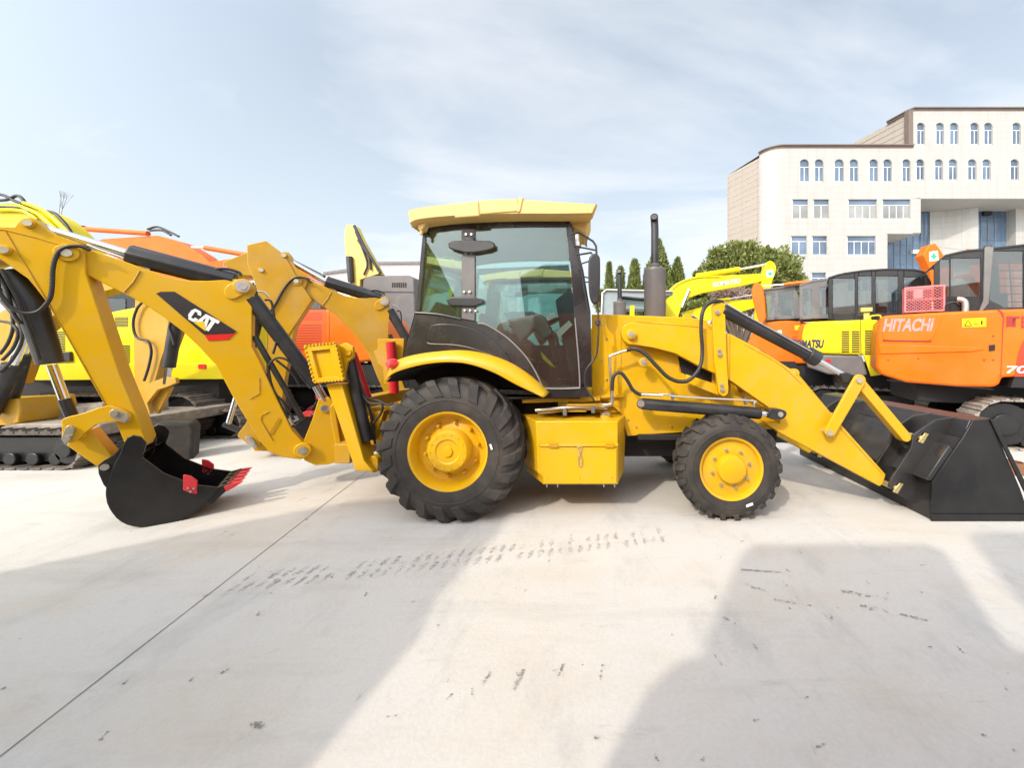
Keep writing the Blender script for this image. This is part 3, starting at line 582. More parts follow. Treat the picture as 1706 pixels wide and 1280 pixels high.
# loader hoses and hard lines
def braided(name, pl, pts, r, par, off=0):
    P = sm([pl.at(p[0], p[1], off+(p[2] if len(p) > 2 else 0)) for p in pts], 10); m_ = M()
    m_.tube(P, [r*(1+.10*(i % 2)) for i in range(len(P))], 8); return m_.build(name, HOSE, par, 0, 60)
hp = Y(3.80)
braided('hydraulic_hose', hp, [(1044, 584, .06), (1058, 581, .02), (1075, 590), (1092, 608, -.02), (1112, 628, -.03), (1132, 636, -.04), (1150, 632, -.05), (1166, 612, -.05), (1170, 585, -.03), (1168, 550, -.03), (1170, 522, -.03), (1178, 508), (1190, 502), (1204, 503, .03)], .019, hero)
braided('hydraulic_hose', hp, [(1020, 651), (1021, 632), (1026, 623), (1035, 622), (1045, 634), (1053, 648), (1061, 655), (1069, 658)], .017, hero)
pxtube('hydraulic_pipe', ZNC, hero, Y(3.85), [(1044, 584), (1034, 587), (1018, 593), (1016, 600), (1018, 640), (1021, 668), (1016, 674)], .014, 0, 4)
pxtube('hydraulic_pipe', ZNC, hero, Y(3.85), [(1019, 648), (1020, 664), (1019, 672), (1012, 675), (960, 678), (892, 684)], .020, 0, 2)
pxtube('hydraulic_pipe', ZNC, hero, Y(3.88), [(1012, 681), (995, 680), (940, 685), (896, 689)], .010, 0, 2)
# ---- loader bucket
GLB = mat('glossy_black_bucket_paint', (.012, .011, .0115), .40, var=.25, vscale=5, dirt=(.13, .12, .11), dirt_amt=.3, dscale=2, coat=.08, spec=.7)
bp = Y(3.64); BW = 2.30
prof = [(1735, 868), (1552, 867), (1551, 845), (1554, 803), (1605, 729), (1621, 701), (1650, 699)]
bk = M(); sheet = []
for (px, py) in prof: sheet.append(bp.at(px, py))
inner = [V(p.x+dx, p.y, p.z+dz) for p, (dx, dz) in zip(sheet, ((0, .02), (.03, .02), (.03, 0), (.03, -.01), (.028, -.012), (.02, -.02), (0, -.012)))]
bk.prism3(sheet+inner[::-1], (0, BW, 0))
bko = bk.build('loader_bucket', GLB, hero, .004)
sp = [(1552, 867), (1551, 845), (1554, 803), (1605, 729), (1621, 701), (1650, 699), (1700, 815), (1718, 868)]
for o_ in (-.015, BW-.01):
    M().prism(bp, sp, o_, o_+.025).build('bucket_side_plate', BLK, bko, .004)
M().prism(bp, [(1552, 858), (1740, 858), (1740, 869), (1552, 869)], -.03, -.016).prism(bp, [(1650, 699), (1656, 699), (1740, 866), (1730, 868)], -.03, -.016).build('wear_strip', BLK, bko, .003)
rbm = M()
rbm.prism3([bp.at(1604, 730)+V(-.004, 0, 0), bp.at(1621, 701)+V(-.03, 0, 0), bp.at(1650, 699)+V(0, 0, .012), bp.at(1650, 706)], (0, BW, 0))
rbm.prism3([bp.at(1554, 803), bp.at(1590, 752), bp.at(1582, 742), bp.at(1543, 800)], (0, BW, 0))
rbm.build('back_beam', GLB, bko, .006)
GRT = mat('worn_grey_bracket', (.33, .31, .28), .45, metal=.3, var=.25, vscale=9)
for yb in (3.80, 4.06, 5.06, 5.32):
    k_ = yb/3.9
    pts = [(1468, 806), (1474, 790), (1505, 742), (1508, 722), (1520, 713), (1545, 697), (1580, 692), (1565, 722), (1522, 795), (1520, 836), (1490, 822)]
    P = [Y(3.9).at(*p) for p in pts]; P = [V(p.x, yb, p.z) for p in P]
    M().prism3(P, (0, .025, 0)).build('bucket_bracket', GLB, bko, .004)
for yb in (3.825, 5.085):
    P = [Y(3.9).at(*p) for p in ((1520, 722), (1560, 716), (1522, 790), (1500, 752))]; 
GLD_ = mat('passivated_pin_plate', (.62, .5, .22), .4, metal=.7, var=.2)
for yb in (3.785, 5.045):
    for (x, y) in ((1521, 727), (1480, 808)):
        p = Y(3.9).at(x, y); p.y = yb; bpn = M(); bpn.cyl(p, p+V(0, .31, 0), .03, 16); bpn.prism3([p+V(-.05, -.006, -.03), p+V(.0, -.006, -.05), p+V(.06, -.006, .05), p+V(.02, -.006, .06)], (0, .01, 0)); bpn.build('bucket_pin', GLD_, bko, .003)

# weld seams, grease nipples, hose clamps and bolts on the near side
q = M()
for pts in ([(1216, 560), (1216, 632)], [(1240, 574), (1300, 608), (1335, 640)], [(1060, 536), (1168, 545)], [(1392, 705), (1470, 790)]): q.tube(sm([ap.at(x, y, -.001) for x, y in pts], 3), .004, 6)
q.build('weld_seam', YEL2, hero)
q = M()
for (x, y) in ((1002, 540), (1002, 600), (1002, 650), (1060, 712), (1120, 712), (1180, 706), (1150, 550)): pin(q, cp, x, y, .011, -.012, .01, 6)
q.build('panel_bolts', ZNC, hero)
q = M()
for (x, y) in ((940, 681), (985, 677)): q.box(cp.at(x, y).x, cp.at(x, y).x+.04, 3.80, 3.90, cp.at(x, y).z-.04, cp.at(x, y).z+.03)
for (x, y) in ((1118, 659), (1240, 667)): q.prism(Y(3.69), [(x, y-4), (x+5, y-4), (x+6, y+8), (x+1, y+8)], 0, .03)
q.build('pipe_clamp', GRY, hero, .003)
q = M(); q.prism(cp, [(986, 660), (1040, 657), (1040, 662), (986, 665)], -.05, .0); q.prism(cp, [(870, 666), (900, 664), (1000, 662), (1000, 668), (870, 672)], -.10, .0); q.build('sill', YEL, hero, .004)
q = M()
for (x, y) in ((912, 797), (966, 797), (1020, 797), (898, 742)): q.cyl(Y(3.68).at(x, y, -.014), Y(3.68).at(x, y, .0), .007, 8)
for x in (915, 1008): q.box(Y(3.68).at(x, 742).x, Y(3.68).at(x, 742).x+.09, 3.650, 3.665, Y(3.68).at(x, 745).z, Y(3.68).at(x, 738).z)
q.build('box_hinges', YEL2, tbo, .002)

# second body is a copy of everything built so far
DX2, DY2 = -.2, 3.1
back2 = copy_tree(hero); back2.location = (DX2, CY+DY2, 0); ORG[back2] = V(DX2, CY+DY2, 0)
back2['label'] = 'second yellow backhoe loader, parked directly behind the nearest one, boom emblem missing'
def fix(o, v):
    for c in o.children: ORG[c] = v; fix(c, v)
fix(back2, ORG[back2])

# ------------------------------------------------------------------ hero rear frame, stabilisers
rf_ = M(); rf_.box(-2.7, -2.05, 4.1, 5.2, .62, .82); rf_.box(-2.75, -2.58, 3.98, 5.35, .45, .66); rf_.box(-2.75, -2.58, 4.1, 5.35, .98, 1.12); rf_.box(-3.2, -2.75, 4.62, 4.85, .5, 1.1)
rf_.build('rear_frame', YEL2, hero, .01)
M().prism(Y(4.05), [(610, 680), (660, 676), (660, 690), (612, 694)], 0, .25).prism(Y(3.95), [(618, 688), (640, 684), (636, 700), (622, 735), (612, 730)], 0, .1).build('rear_frame', YEL2, hero, .01)
lp = Y(3.72)
leg = M().prism(lp, [(543, 640), (569, 640), (606, 768), (622, 786), (592, 785), (566, 707)], 0, .03)
leg.prism(lp, [(543, 640), (569, 640), (606, 768), (622, 786), (592, 785), (566, 707)], .0301, .22)
legm = leg.build('stabiliser', YEL, hero, .006)
fr = M(); o_, i_ = [(506, 576), (558, 571), (572, 634), (522, 638)], [(519, 585), (549, 582), (561, 628), (531, 630)]
for k in range(4): fr.prism(lp, [o_[k], o_[(k+1) % 4], i_[(k+1) % 4], i_[k]], -.07, -.02)
fr.prism(lp, o_, -.035, -.0)
for k in range(4):
    for t_ in range(9):
        a_ = (t_+.5)/9; x = o_[k][0]*(1-a_)+o_[(k+1) % 4][0]*a_; y = o_[k][1]*(1-a_)+o_[(k+1) % 4][1]*a_
        fr.prism(lp, [(x-1.2, y-1.2), (x+1.5, y-1.2), (x+1.2, y+1.5), (x-1.4, y+1.2)], -.085, -.05)
fr.build('stabiliser_pad', YEL, legm, .003)
M().prism(lp, [(560, 577), (575, 571), (587, 578), (588, 595), (578, 604), (571, 630), (566, 600)], .02, .06).prism(lp, [(560, 577), (575, 571), (587, 578), (588, 595), (578, 604), (571, 630), (566, 600)], .16, .2).build('stabiliser_bracket', YEL, legm, .005)
q = M(); pin(q, lp, 579, 588, .035, -.0, .05); q.build('bracket_pin', YEL2, legm, .004)
q = M(); q.cyl(lp.at(583, 590, .30), lp.at(609, 665, .30), .065); q.build('stabiliser_cylinder', RED, hero)
q = M(); q.cyl(lp.at(582, 600, .12), lp.at(612, 735, .12), .055); q.build('stabiliser_cylinder', CYL, hero)
q = M(); q.prism(Y(3.8), s2([(612, 768), (620, 760), (629, 766), (629, 785), (620, 788), (613, 782)], 3, True), 0, .12); q.build('leg_foot', YEL2, legm, .01)
# far stabiliser: mounting plate, red cylinder
fp = Y(4.9)
M().prism(fp, [(629, 565), (673, 564), (670, 612), (655, 614), (654, 640), (640, 640), (638, 612), (629, 606)], 0, .06).prism(fp, [(622, 586), (636, 578), (642, 600), (630, 606)], .02, .1).build('stabiliser', YEL2, hero, .006)
q = M(); q.cyl(fp.at(651, 570, -.09), fp.at(657, 655, -.09), .058); q.build('stabiliser_cylinder', RED, hero)
pxtube('hydraulic_hose', HOSE, hero, Y(3.9), [(604, 655), (612, 664), (630, 668), (645, 675), (655, 672)], .012); pxtube('hydraulic_hose', HOSE, hero, Y(3.85), [(604, 658), (616, 672), (636, 674), (634, 690), (622, 705)], .012)
pxtube('hydraulic_hose', HOSE, hero, Y(3.9), [(590, 600), (600, 640), (618, 690), (625, 740)], .013)

# ------------------------------------------------------------------ backhoe arm, traced in its swing plane
def tf(fn, pts): return [fn(*p) for p in pts]
def backhoe_arm(root, pl, fx, fd, fl, fk, hero_=True):
    """fx maps the near machine's picture coordinates to this one's"""
    T = lambda pts: [fx(*p) for p in pts]; Td = lambda pts: [fd(*p) for p in pts]; Tl = lambda pts: [fl(*p) for p in pts]; Tk = lambda pts: [fk(*p) for p in pts]
    def bar2(m__, x0, y0, x1, y1, w, o0, o1, mp=None):
        dx, dy = x1-x0, y1-y0; l_ = math.hypot(dx, dy); nx, ny = -dy/l_, dx/l_; pts = []
        for t_ in range(7): a_ = math.pi*t_/6; pts.append((x0+nx*w*math.cos(a_)-dx/l_*w*math.sin(a_), y0+ny*w*math.cos(a_)-dy/l_*w*math.sin(a_)))
        for t_ in range(7): a_ = math.pi*t_/6; pts.append((x1-nx*w*math.cos(a_)+dx/l_*w*math.sin(a_), y1-ny*w*math.cos(a_)+dy/l_*w*math.sin(a_)))
        return m__.prism(pl, [(mp or fx)(*p) for p in pts], o0, o1)
    ypaint = YEL if hero_ else YEL2
    boom = [(100, 408), (137, 411), (212, 437), (277, 461), (310, 467), (345, 468), (393, 465), (408, 468), (418, 480), (420, 500), (420, 577), (432, 600), (460, 662), (487, 717), (502, 735), (516, 742), (519, 751), (515, 761), (500, 766), (470, 762), (448, 753), (432, 735), (391, 667), (360, 609), (330, 576), (305, 553), (272, 528), (237, 505), (204, 488), (158, 465), (130, 450), (100, 440)]
    b_ = M().prism(pl, T(boom), 0, .20); bo = b_.build('boom', ypaint, root, .008)
    # welded edges and brackets
    q = M(); q.tube([pl.at(*fx(x, y), -.006) for x, y in ((233, 451), (222, 470), (206, 487))], .006, 6)
    bar2(q, 452, 722, 465, 700, 3, -.006, 0); bar2(q, 465, 700, 480, 742, .8, -.006, 0) if 0 else None
    q.tube([pl.at(*fx(x, y), -.004) for x, y in ((448, 686), (436, 692), (434, 700), (455, 735))], .005, 6)
    q.tube([pl.at(*fx(x, y), -.004) for x, y in ((416, 665), (432, 656), (432, 630))], .004, 6)
    q.build('weld_seam', YEL2, bo)
    q = M(); pin(q, pl, *fx(404, 477), .082, -.03, .23); bar2(q, 386, 486, 404, 477, 13, -.02, 0); q.build('pin_boss', ypaint, bo, .008)
    q = M(); pin(q, pl, *fx(504, 751), .085, -.035, .24); q.build('pin_boss', ypaint, bo, .008)
    for (x, y, r_) in ((404, 477, .062), (504, 751, .045)):
        q = M(); pin(q, pl, *fx(x, y), r_, -.045, .24); po = q.build('boom_pin', ZNC, bo)
        q = M(); pin(q, pl, *fx(x, y), r_*.6, -.06, 0); q.build('pin_head', STL, po)
    # kingpost
    kp = [(531, 665), (548, 662), (556, 672), (562, 700), (567, 735), (569, 768), (548, 774), (526, 776), (508, 768), (498, 752), (506, 735), (520, 700)]
    q = M().prism(pl, T(kp), .02, .06).prism(pl, T(kp), .26, .32); q.prism(pl, T([(556, 672), (567, 735), (569, 768), (561, 768), (558, 735), (548, 680)]), .0, .34)
    ko = q.build('swing_post', ypaint, root, .006)
    q = M(); pin(q, pl, *fx(541, 681), .033, -.0, .35); pin(q, pl, *fx(541, 681), .045, .0, .02); q.build('post_pin', STL, ko)
    # dipper: near plate, far plate, web
    dip = [(-110, 420), (-60, 385), (-20, 376), (0, 377), (23, 377), (30, 368), (38, 363), (52, 361), (61, 366), (75, 379), (90, 390), (116, 399), (135, 406), (141, 420), (143, 455), (165, 520), (199, 622), (217, 665), (228, 691), (243, 733), (238, 746), (222, 750), (207, 738), (192, 703), (178, 678), (82, 510), (58, 478), (46, 464), (0, 432), (-60, 440)]
    d_ = M().prism(pl, Td(dip), -.035, .235); do = d_.build('dipper', ypaint, root, .008)
    q = M(); q.tube([pl.at(*fd(x, y), -.037) for x, y in ((-20, 381), (8, 383), (60, 396), (110, 411))], .004, 6); q.tube([pl.at(*fd(x, y), -.037) for x, y in ((9, 385), (82, 508), (176, 675))], .004, 6); q.build('weld_seam', YEL2, do)
    for (x, y, r_, r2_) in ((45, 371, .04, .026), (5, 416, .04, .028), (110, 421, .075, .034)):
        q = M(); pin(q, pl, *fd(x, y), r_, -.06, -.03); bs = q.build('pin_boss', ypaint, do, .005)
        q = M(); pin(q, pl, *fd(x, y), r2_, -.075, -.05); q.build('dipper_pin', STL, bs)
    # dipper cylinder above the boom
    cy = M(); cy.tube([pl.at(*fx(214, 424), .10), pl.at(*fx(392, 470), .10)], .105, 8); co = cy.build('dipper_cylinder', CYL, bo, .012)
    q = M(); q.tube([pl.at(*fd(76, 382), .10), pl.at(*fx(216, 424), .10)], .043, 20); q.build('piston_rod', CHR, co)
    q = M(); q.tube(sm([pl.at(*fx(*p), .02) for p in ((138, 412), (150, 420), (185, 428), (215, 441), (280, 464))], 4), .012, 8); q.tube(sm([pl.at(*fx(*p), .06) for p in ((145, 408), (165, 416), (200, 428), (250, 450))], 4), .012, 8)
    q.build('hydraulic_pipe', ZNC, bo)
    q = M(); q.tube(sm([pl.at(*fx(*p), .04) for p in ((343, 468), (346, 456), (358, 449), (378, 448), (398, 454), (401, 460))], 6), .014, 8); q.build('hydraulic_hose', HOSE, bo)
    # bucket cylinder
    cy = M(); cy.tube([pl.at(*fd(12, 452), .10), pl.at(*fd(52, 505), .10), pl.at(*fd(84, 606), .10)], [.075, .092, .08], 14); 
    c2 = cy.build('bucket_cylinder', CYL, do, .006)
    q = M(); q.tube([pl.at(*fd(86, 608), .10), pl.at(*fl(110, 672), .10)], .034, 16); q.build('piston_rod', CHR, c2)
    q = M(); q.tube([pl.at(*fl(107, 665), .10), pl.at(*fl(121, 697), .10)], .042, 10); q.build('cylinder_eye', CYL, c2, .004)
    # linkage
    lk = s2([(103, 712), (105, 698), (141, 688), (174, 677), (198, 680), (217, 691), (214, 703), (190, 703), (166, 706), (149, 716), (134, 729), (121, 738), (104, 736)], 3, True)
    for a_, b_ in ((-.08, -.04), (.23, .27)): lo_ = M().prism(pl, Tl(lk), a_, b_).build('bucket_link', ypaint, do, .006)
    if hero_: q = M().prism(pl, [(110, 742), (122, 730), (149, 716), (187, 761), (180, 775), (161, 778)], -.0, .19)
    else:
        (ax, ay), (bx, by) = fl(110, 735), fk(174, 779); q = M().prism(pl, [(ax-7, ay-4), (ax+4, ay-11), (bx, by-9), (bx+4, by+8), (ax, ay+8)], 0, .19)
    q.build('push_link', ypaint, do, .008)
    for (x0_, y0_, x1_, y1_) in ((110, 731, 116, 717), (190, 690, 207, 697)):
        q = M(); bar2(q, x0_, y0_, x1_, y1_, 8, -.10, -.08, fl); po = q.build('link_plate', STL, do, .003)
        for (x, y) in ((x0_, y0_), (x1_, y1_)):
            q = M(); pin(q, pl, *fl(x, y), .022, -.13, .28); q.build('link_pin', STL, po)
    # bucket
    o0, o1 = -.22, .40
    sidep = [(222, 726), (234, 728), (243, 738), (240, 752), (236, 762), (272, 789), (303, 801), (330, 809), (366, 813), (345, 836), (315, 860), (277, 873), (234, 879), (202, 870), (182, 847), (176, 822), (181, 800), (190, 775), (200, 757), (207, 738), (213, 729)]
    q = M().prism(pl, Tk(sidep), o0, o0+.025); bk_ = q.build('backhoe_bucket', BLK, root, .004)
    nrm = pl.n*(o1-o0)
    P0 = [pl.at(*fk(*p), o0) for p in sidep]
    q = M().prism3([p+nrm for p in P0], pl.n*.02); q.build('bucket_side_plate', BLK, bk_, .004)
    out_ = s2([(366, 813), (345, 836), (315, 860), (277, 873), (234, 879), (202, 870), (182, 847), (176, 822), (181, 800), (192, 775), (236, 757)], 3)
    pp = [pl.at(*fk(*p), o0+.001) for p in out_]; cen = pl.at(*fk(245, 820), o0)
    inn_ = [p+(cen-p).normalized()*.02 for p in pp]
    m_ = len(pp); q = M(); q.add([v for k in range(m_) for v in (pp[k], inn_[k], inn_[k]+nrm, pp[k]+nrm)], [[4*k+a_, 4*k+(a_+1) % 4, 4*k+4+(a_+1) % 4, 4*k+4+a_] for k in range(m_-1) for a_ in range(4)]+[[0, 1, 2, 3]])
    q.build('bucket_shell', BLK, bk_, 0, 40)
    ear = [(222, 725), (235, 728), (243, 740), (238, 765), (215, 790), (200, 810), (186, 822), (178, 815), (172, 808), (164, 790), (163, 776), (172, 768), (188, 759), (205, 742), (212, 729)]
    for off in (.02-.06, .22):
        P = [pl.at(*fk(*p), -.04)+pl.n*(off+.04) for p in ear]; M().prism3(P, pl.n*.03).build('bucket_ear', BLK, bk_, .004)
    for (x, y) in ((222, 738), (174, 779)): q = M(); pin(q, pl, *fk(x, y), .03, -.06, .3); q.build('bucket_pin', ZNC, bk_)
    for k in range(5):
        v = pl.n*(o1-o0-.06)*(k/4)+pl.n*.02
        base = [pl.at(*fk(*p), o0)+v for p in ((340, 836), (364, 812), (384, 806), (382, 814), (352, 842))]
        q = M().prism3(base, pl.n*.045); to = q.build('tooth', BLK, bk_, .004)
        tip = [pl.at(*fk(*p), o0)+v-pl.n*.004 for p in ((372, 812), (388, 806), (404, 804), (392, 812), (376, 821))]
        M().prism3(tip, pl.n*.053).build('tooth_tip', REDT, to, .004)
    for off in (o0-.02, o1):
        P = [pl.at(*fk(*p), o0)+pl.n*(off-o0) for p in ((306, 791), (318, 793), (329, 801), (329, 823), (318, 821), (306, 816))]
        so = M().prism3(P, pl.n*.03).build('side_cutter', REDT, bk_, .004)
        q = M()
        for (x, y) in ((315, 812), (324, 813), (319, 818)):
            a_ = pl.at(*fk(x, y), o0)+pl.n*(off-o0-.015); q.cyl(a_, a_+pl.n*.05, .010, 8)
        q.build('cutter_bolts', ZNC, so)
    # boom lift cylinder between boom and post
    cy = M(); cy.tube([pl.at(*fx(419, 497), .06), pl.at(*fx(527, 642), .06)], .075, 18); bc = cy.build('boom_cylinder', CYL, root, .006)
    q = M(); q.tube([pl.at(*fx(524, 638), .06), pl.at(*fx(541, 668), .06)], .045, 16); q.build('piston_rod', CHR, bc)
    q = M(); q.tube([pl.at(*fx(424, 560), .04), pl.at(*fx(505, 700), .04)], .03, 10); q.build('hydraulic_pipe', CYL, bc)
    hh = [[(448, 640), (447, 612), (458, 598), (474, 598), (490, 610), (500, 625), (510, 638)], [(424, 590), (450, 640), (470, 680), (489, 712)], [(446, 608), (455, 650), (472, 670), (490, 700)], [(460, 600), (486, 622), (500, 645)], [(441, 500), (452, 503), (457, 530), (462, 560), (455, 590)]]
    for pts in hh: pxtube('hydraulic_hose', HOSE, root, pl, T(pts), .012, .02)
    q = M(); q.tube([pl.at(*fx(428, 485), .02), pl.at(*fx(440, 487), .02), pl.at(*fx(448, 495), .02)], .010, 8); q.tube([pl.at(*fx(482, 697), -.01), pl.at(*fx(488, 708), -.01)], .018, 8); q.build('hose_fitting', ZNC, root)
    # loop hose on the dipper
    m_ = M(); P = sm([pl.at(*fd(*p), -.07) for p in ((150, 417), (137, 411), (122, 410), (110, 412), (99, 418), (92, 431), (88, 450), (87, 475), (84, 495), (76, 508), (62, 520), (40, 522), (20, 513), (8, 500), (-2, 484), (-5, 460))], 8)
    m_.tube(P, [.015*(1+.12*(i % 2)) for i in range(len(P))], 8); m_.build('hydraulic_hose', HOSE, do, 0, 60)
    pxtube('hydraulic_hose', HOSE, do, pl, Td([(2, 448), (14, 470), (30, 500), (45, 540), (60, 580), (66, 600)]), .012, -.03)
    pxtube('hydraulic_hose', HOSE, do, pl, Td([(-5, 455), (10, 480), (22, 520), (35, 540)]), .012, .02)
    return bo, do
REDT = mat('red_tooth_paint', (.55, .03, .04), .45, var=.1)
HP = Pl(-4.206, 3.5, 35); HP.c += .20
ID = lambda x, y: (x, y)
bo, do = backhoe_arm(hero, HP, ID, ID, ID, ID)
# emblem on the boom
part('boom_decal', DEC, bo, HP, [(260, 489), (268, 486), (291, 486), (394, 552), (388, 556), (340, 558)], -.006, -.003, 0)
part('boom_decal', REDD, bo, HP, [(341, 558.5), (388, 556.5), (394, 553), (381, 566), (347, 568)], -.006, -.003, 0)
def emb(u, v): # emblem frame: u along the word, v up
    return (309.5+u*42+v*12.5, 530+u*21.5-v*17.5)
Cc = [(.05, .2), (.0, .3), (.0, .75), (.08, 1), (.30, 1), (.38, .82), (.38, .66), (.25, .66), (.25, .78), (.14, .78), (.14, .22), (.25, .22), (.25, .36), (.38, .36), (.38, .18), (.30, 0), (.10, 0)]
Aa = [(.36, 0), (.50, 1), (.66, 1), (.80, 0), (.66, 0), (.64, .18), (.60, .18), (.60, .42), (.62, .42), (.58, .74), (.54, .42), (.56, .42), (.56, .18), (.52, .18), (.50, 0)]
Tt = [(.66, 1), (1.06, 1), (1.06, .74), (.94, .74), (.94, -.12), (.80, -.12), (.80, .74), (.72, .74)]
wm = M()
for L_ in (Cc, Aa, Tt): wm.prism(HP, [emb(*p) for p in L_], -.010, -.006)
wm.build('boom_lettering', WHT, bo)
M().prism(HP, [emb(.30, -.02), emb(.60, .40), emb(.86, -.22)], -.012, -.010).build('boom_lettering', mat('emblem_yellow', (.75, .5, .01), .4), bo)

# second machine's arm: same kind of arm, its joints at other angles
P2 = Pl(-3.75, 6.78, 30); P2.c -= .25
def jointmap(src, dst, deg, k):
    """turn the near arm about the joint src by deg in its own plane, carry it to joint dst of the far plane"""
    K = HP.at(*src); K2 = P2.at(*dst); c_, s_ = math.cos(R(deg)), math.sin(R(deg))
    def f(x, y):
        p = HP.at(x, y)-K; a, b = p.dot(HP.d), p.z; q = K2+P2.d*((a*c_-b*s_)*k)+V(0, 0, (a*s_+b*c_)*k)
        return VX+F*q.x/q.y, VY-F*(q.z-CAMH)/q.y
    return f
def fit(src, dst, s1, d1):
    A = HP.at(*s1)-HP.at(*src); B = P2.at(*d1)-P2.at(*dst); a = (A.dot(HP.d), A.z); b = (B.dot(P2.d), B.z)
    return math.degrees(math.atan2(b[1], b[0])-math.atan2(a[1], a[0])), math.hypot(*b)/math.hypot(*a)
db, kb_ = fit((110, 422), (493, 469), (404, 477), (641, 503)); dd, kd_ = fit((110, 422), (493, 469), (207, 697), (452, 690))
f_b = jointmap((110, 422), (493, 469), db, kb_); f_d = jointmap((110, 422), (493, 469), dd, kd_)
f_l = jointmap((207, 697), f_d(207, 697), dd+62, kd_); f_k = jointmap((222, 738), f_d(222, 738), 82, .95)
backhoe_arm(back2, P2, f_b, f_d, f_l, f_k, False)
M().prism(P2, [(411, 408), (443, 401), (474, 425), (500, 470), (520, 500), (480, 560), (450, 560), (424, 470), (412, 440)], -.05, .25).build('dipper_head', YEL2, back2, .008)
r2 = M(); r2.box(-3.1, -2.2, 7.0, 8.4, .62, .85); r2.box(-3.1, -2.9, 6.8, 8.6, .6, 1.1); r2.build('rear_frame', YEL2, back2, .01)

# ------------------------------------------------------------------ tracked machines
def track(parent, p0, p1, y0, wd, r=.36, nm='track', m_shoe=TRK, rot=None):
    """track from x=p0 to x=p1 (left, right end), front face at y0"""
    t = M(); n = 1; L_ = p1-p0-2*r; per = 2*L_+2*math.pi*r; ns = max(12, int(per/.17))
    for i in range(ns):
        s = per*i/ns
        if s < L_: p = V(p0+r+s, 0, 2*r); a = 0
        elif s < L_+math.pi*r: th = (s-L_)/r; p = V(p1-r+math.sin(th)*r, 0, r+math.cos(th)*r); a = -th
        elif s < 2*L_+math.pi*r: p = V(p1-r-(s-L_-math.pi*r), 0, 0); a = -math.pi
        else: th = (s-2*L_-math.pi*r)/r; p = V(p0+r-math.sin(th)*r, 0, r-math.cos(th)*r); a = -math.pi-th
        d = V(math.cos(a), 0, math.sin(a)); nn = V(-math.sin(a), 0, math.cos(a)); c = V(p.x, y0, p.z+.005)-nn*.03; h = .075
        q = [c-d*h, c+d*h, c+d*h+nn*.02, c+d*.03+nn*.03, c+d*.02+nn*.055, c-d*.01+nn*.055, c-d*.02+nn*.03, c-d*h+nn*.02]
        t.prism3(q, (0, wd, 0))
    if rot: t.rot(*rot)
    to = t.build(nm, m_shoe, parent)
    f = M(); rr = r-.06
    for yy in (y0+wd*.25,):
        f.prism3([V(p0+r+rr*math.sin(a_)*s_, yy, r+rr*math.cos(a_)) for s_, rng in ((1, ()),) for a_ in rng]+[V(p0+r, yy, r-rr+.02), V(p1-r, yy, r-rr+.02), V(p1-r, yy, r+rr*.75), V(p0+r, yy, r+rr*.75)], (0, wd*.5, 0))
    f.cyl(V(p0+r, y0+wd*.15, r), V(p0+r, y0+wd*.85, r), rr, 24).cyl(V(p1-r, y0+wd*.15, r), V(p1-r, y0+wd*.85, r), rr, 24)
    f.cyl(V(p0+r, y0+wd*.05, r), V(p0+r, y0+wd*.2, r), rr*.5, 16).cyl(V(p1-r, y0+wd*.05, r), V(p1-r, y0+wd*.2, r), rr*.5, 16)
    k = p0+r+.3
    while k < p1-r-.1: f.cyl(V(k, y0+wd*.15, .13), V(k, y0+wd*.9, .13), .09, 12); k += .32
    if rot: f.rot(*rot)
    f.build('track_frame', BLK, to, .01)
    return to
def grille(parent, m_, pl, x0, x1, y0, y1, n, off=-.006, name='grille'):
    g = M()
    for i in range(n):
        y = y0+(y1-y0)*(i+.5)/n; h = (y1-y0)/n*.28; g.prism(pl, [(x0, y-h), (x1, y-h), (x1, y+h), (x0, y+h)], off, off+.005)
    return g.build(name, m_, parent)
def arm_cyl(parent, pl, a, b, c, r, m_, off, nm='cylinder'):
    o = M().tube([pl.at(*a, off), pl.at(*b, off)], r, 14).build(nm, m_, parent, .004)
    M().tube([pl.at(*b, off), pl.at(*c, off)], r*.5, 10).build('piston_rod', CHR, o); return o

# golden excavator, mostly out of frame on the left; its stick hangs between the nearest machine's dipper and boom
g3 = thing('excavator', 'golden excavator at the left edge, its grey bucket hanging just behind the nearest dipper', 'excavator', (-7.2, 6.0, 0))
gp = Y(5.6)
part('boom', YEL2, g3, gp, [(-120, 640), (-60, 560), (0, 520), (60, 490), (150, 462), (235, 455), (262, 470), (262, 500), (200, 478), (120, 500), (50, 560), (20, 640)], .02, .24)
sk = M().prism(gp, [(226, 470), (262, 470), (282, 500), (290, 540), (268, 600), (254, 650), (232, 664), (224, 640), (222, 560)], 0, .2).build('stick', YEL2, g3, .01)
arm_cyl(g3, gp, (296, 520), (281, 612), (277, 640), .075, CYL, -.02, 'bucket_cylinder')
M().prism(gp, [(228, 660), (235, 645), (260, 634), (276, 628), (292, 630), (294, 638), (278, 645), (262, 650), (245, 672), (250, 690), (238, 688)], -.05, .0).prism(gp, [(262, 650), (285, 645), (262, 690), (245, 680)], .05, .1).build('bucket_link', YEL2, sk, .006)
gb = M(); gb.prism(Pl(-6.35, 5.5, 38), [(252, 712), (262, 704), (318, 706), (324, 716), (320, 776), (262, 780), (250, 750)], 0, .5); gbo = gb.build('bucket', RUB, g3, .07, seg=4)
pxtube('hydraulic_hose', HOSE, g3, gp, [(236, 505), (228, 515), (222, 535), (224, 555), (232, 565), (246, 568), (252, 585), (248, 610), (240, 635)], .016, -.05)
pxtube('hydraulic_hose', HOSE, g3, gp, [(288, 530), (282, 545), (286, 560), (290, 575)], .012, -.1)
track(g3, -9.4, (132-VX)/F*5.15, 5.15, .55, .27)
track(g3, -9.4, -6.6, 7.0, .5, .27)
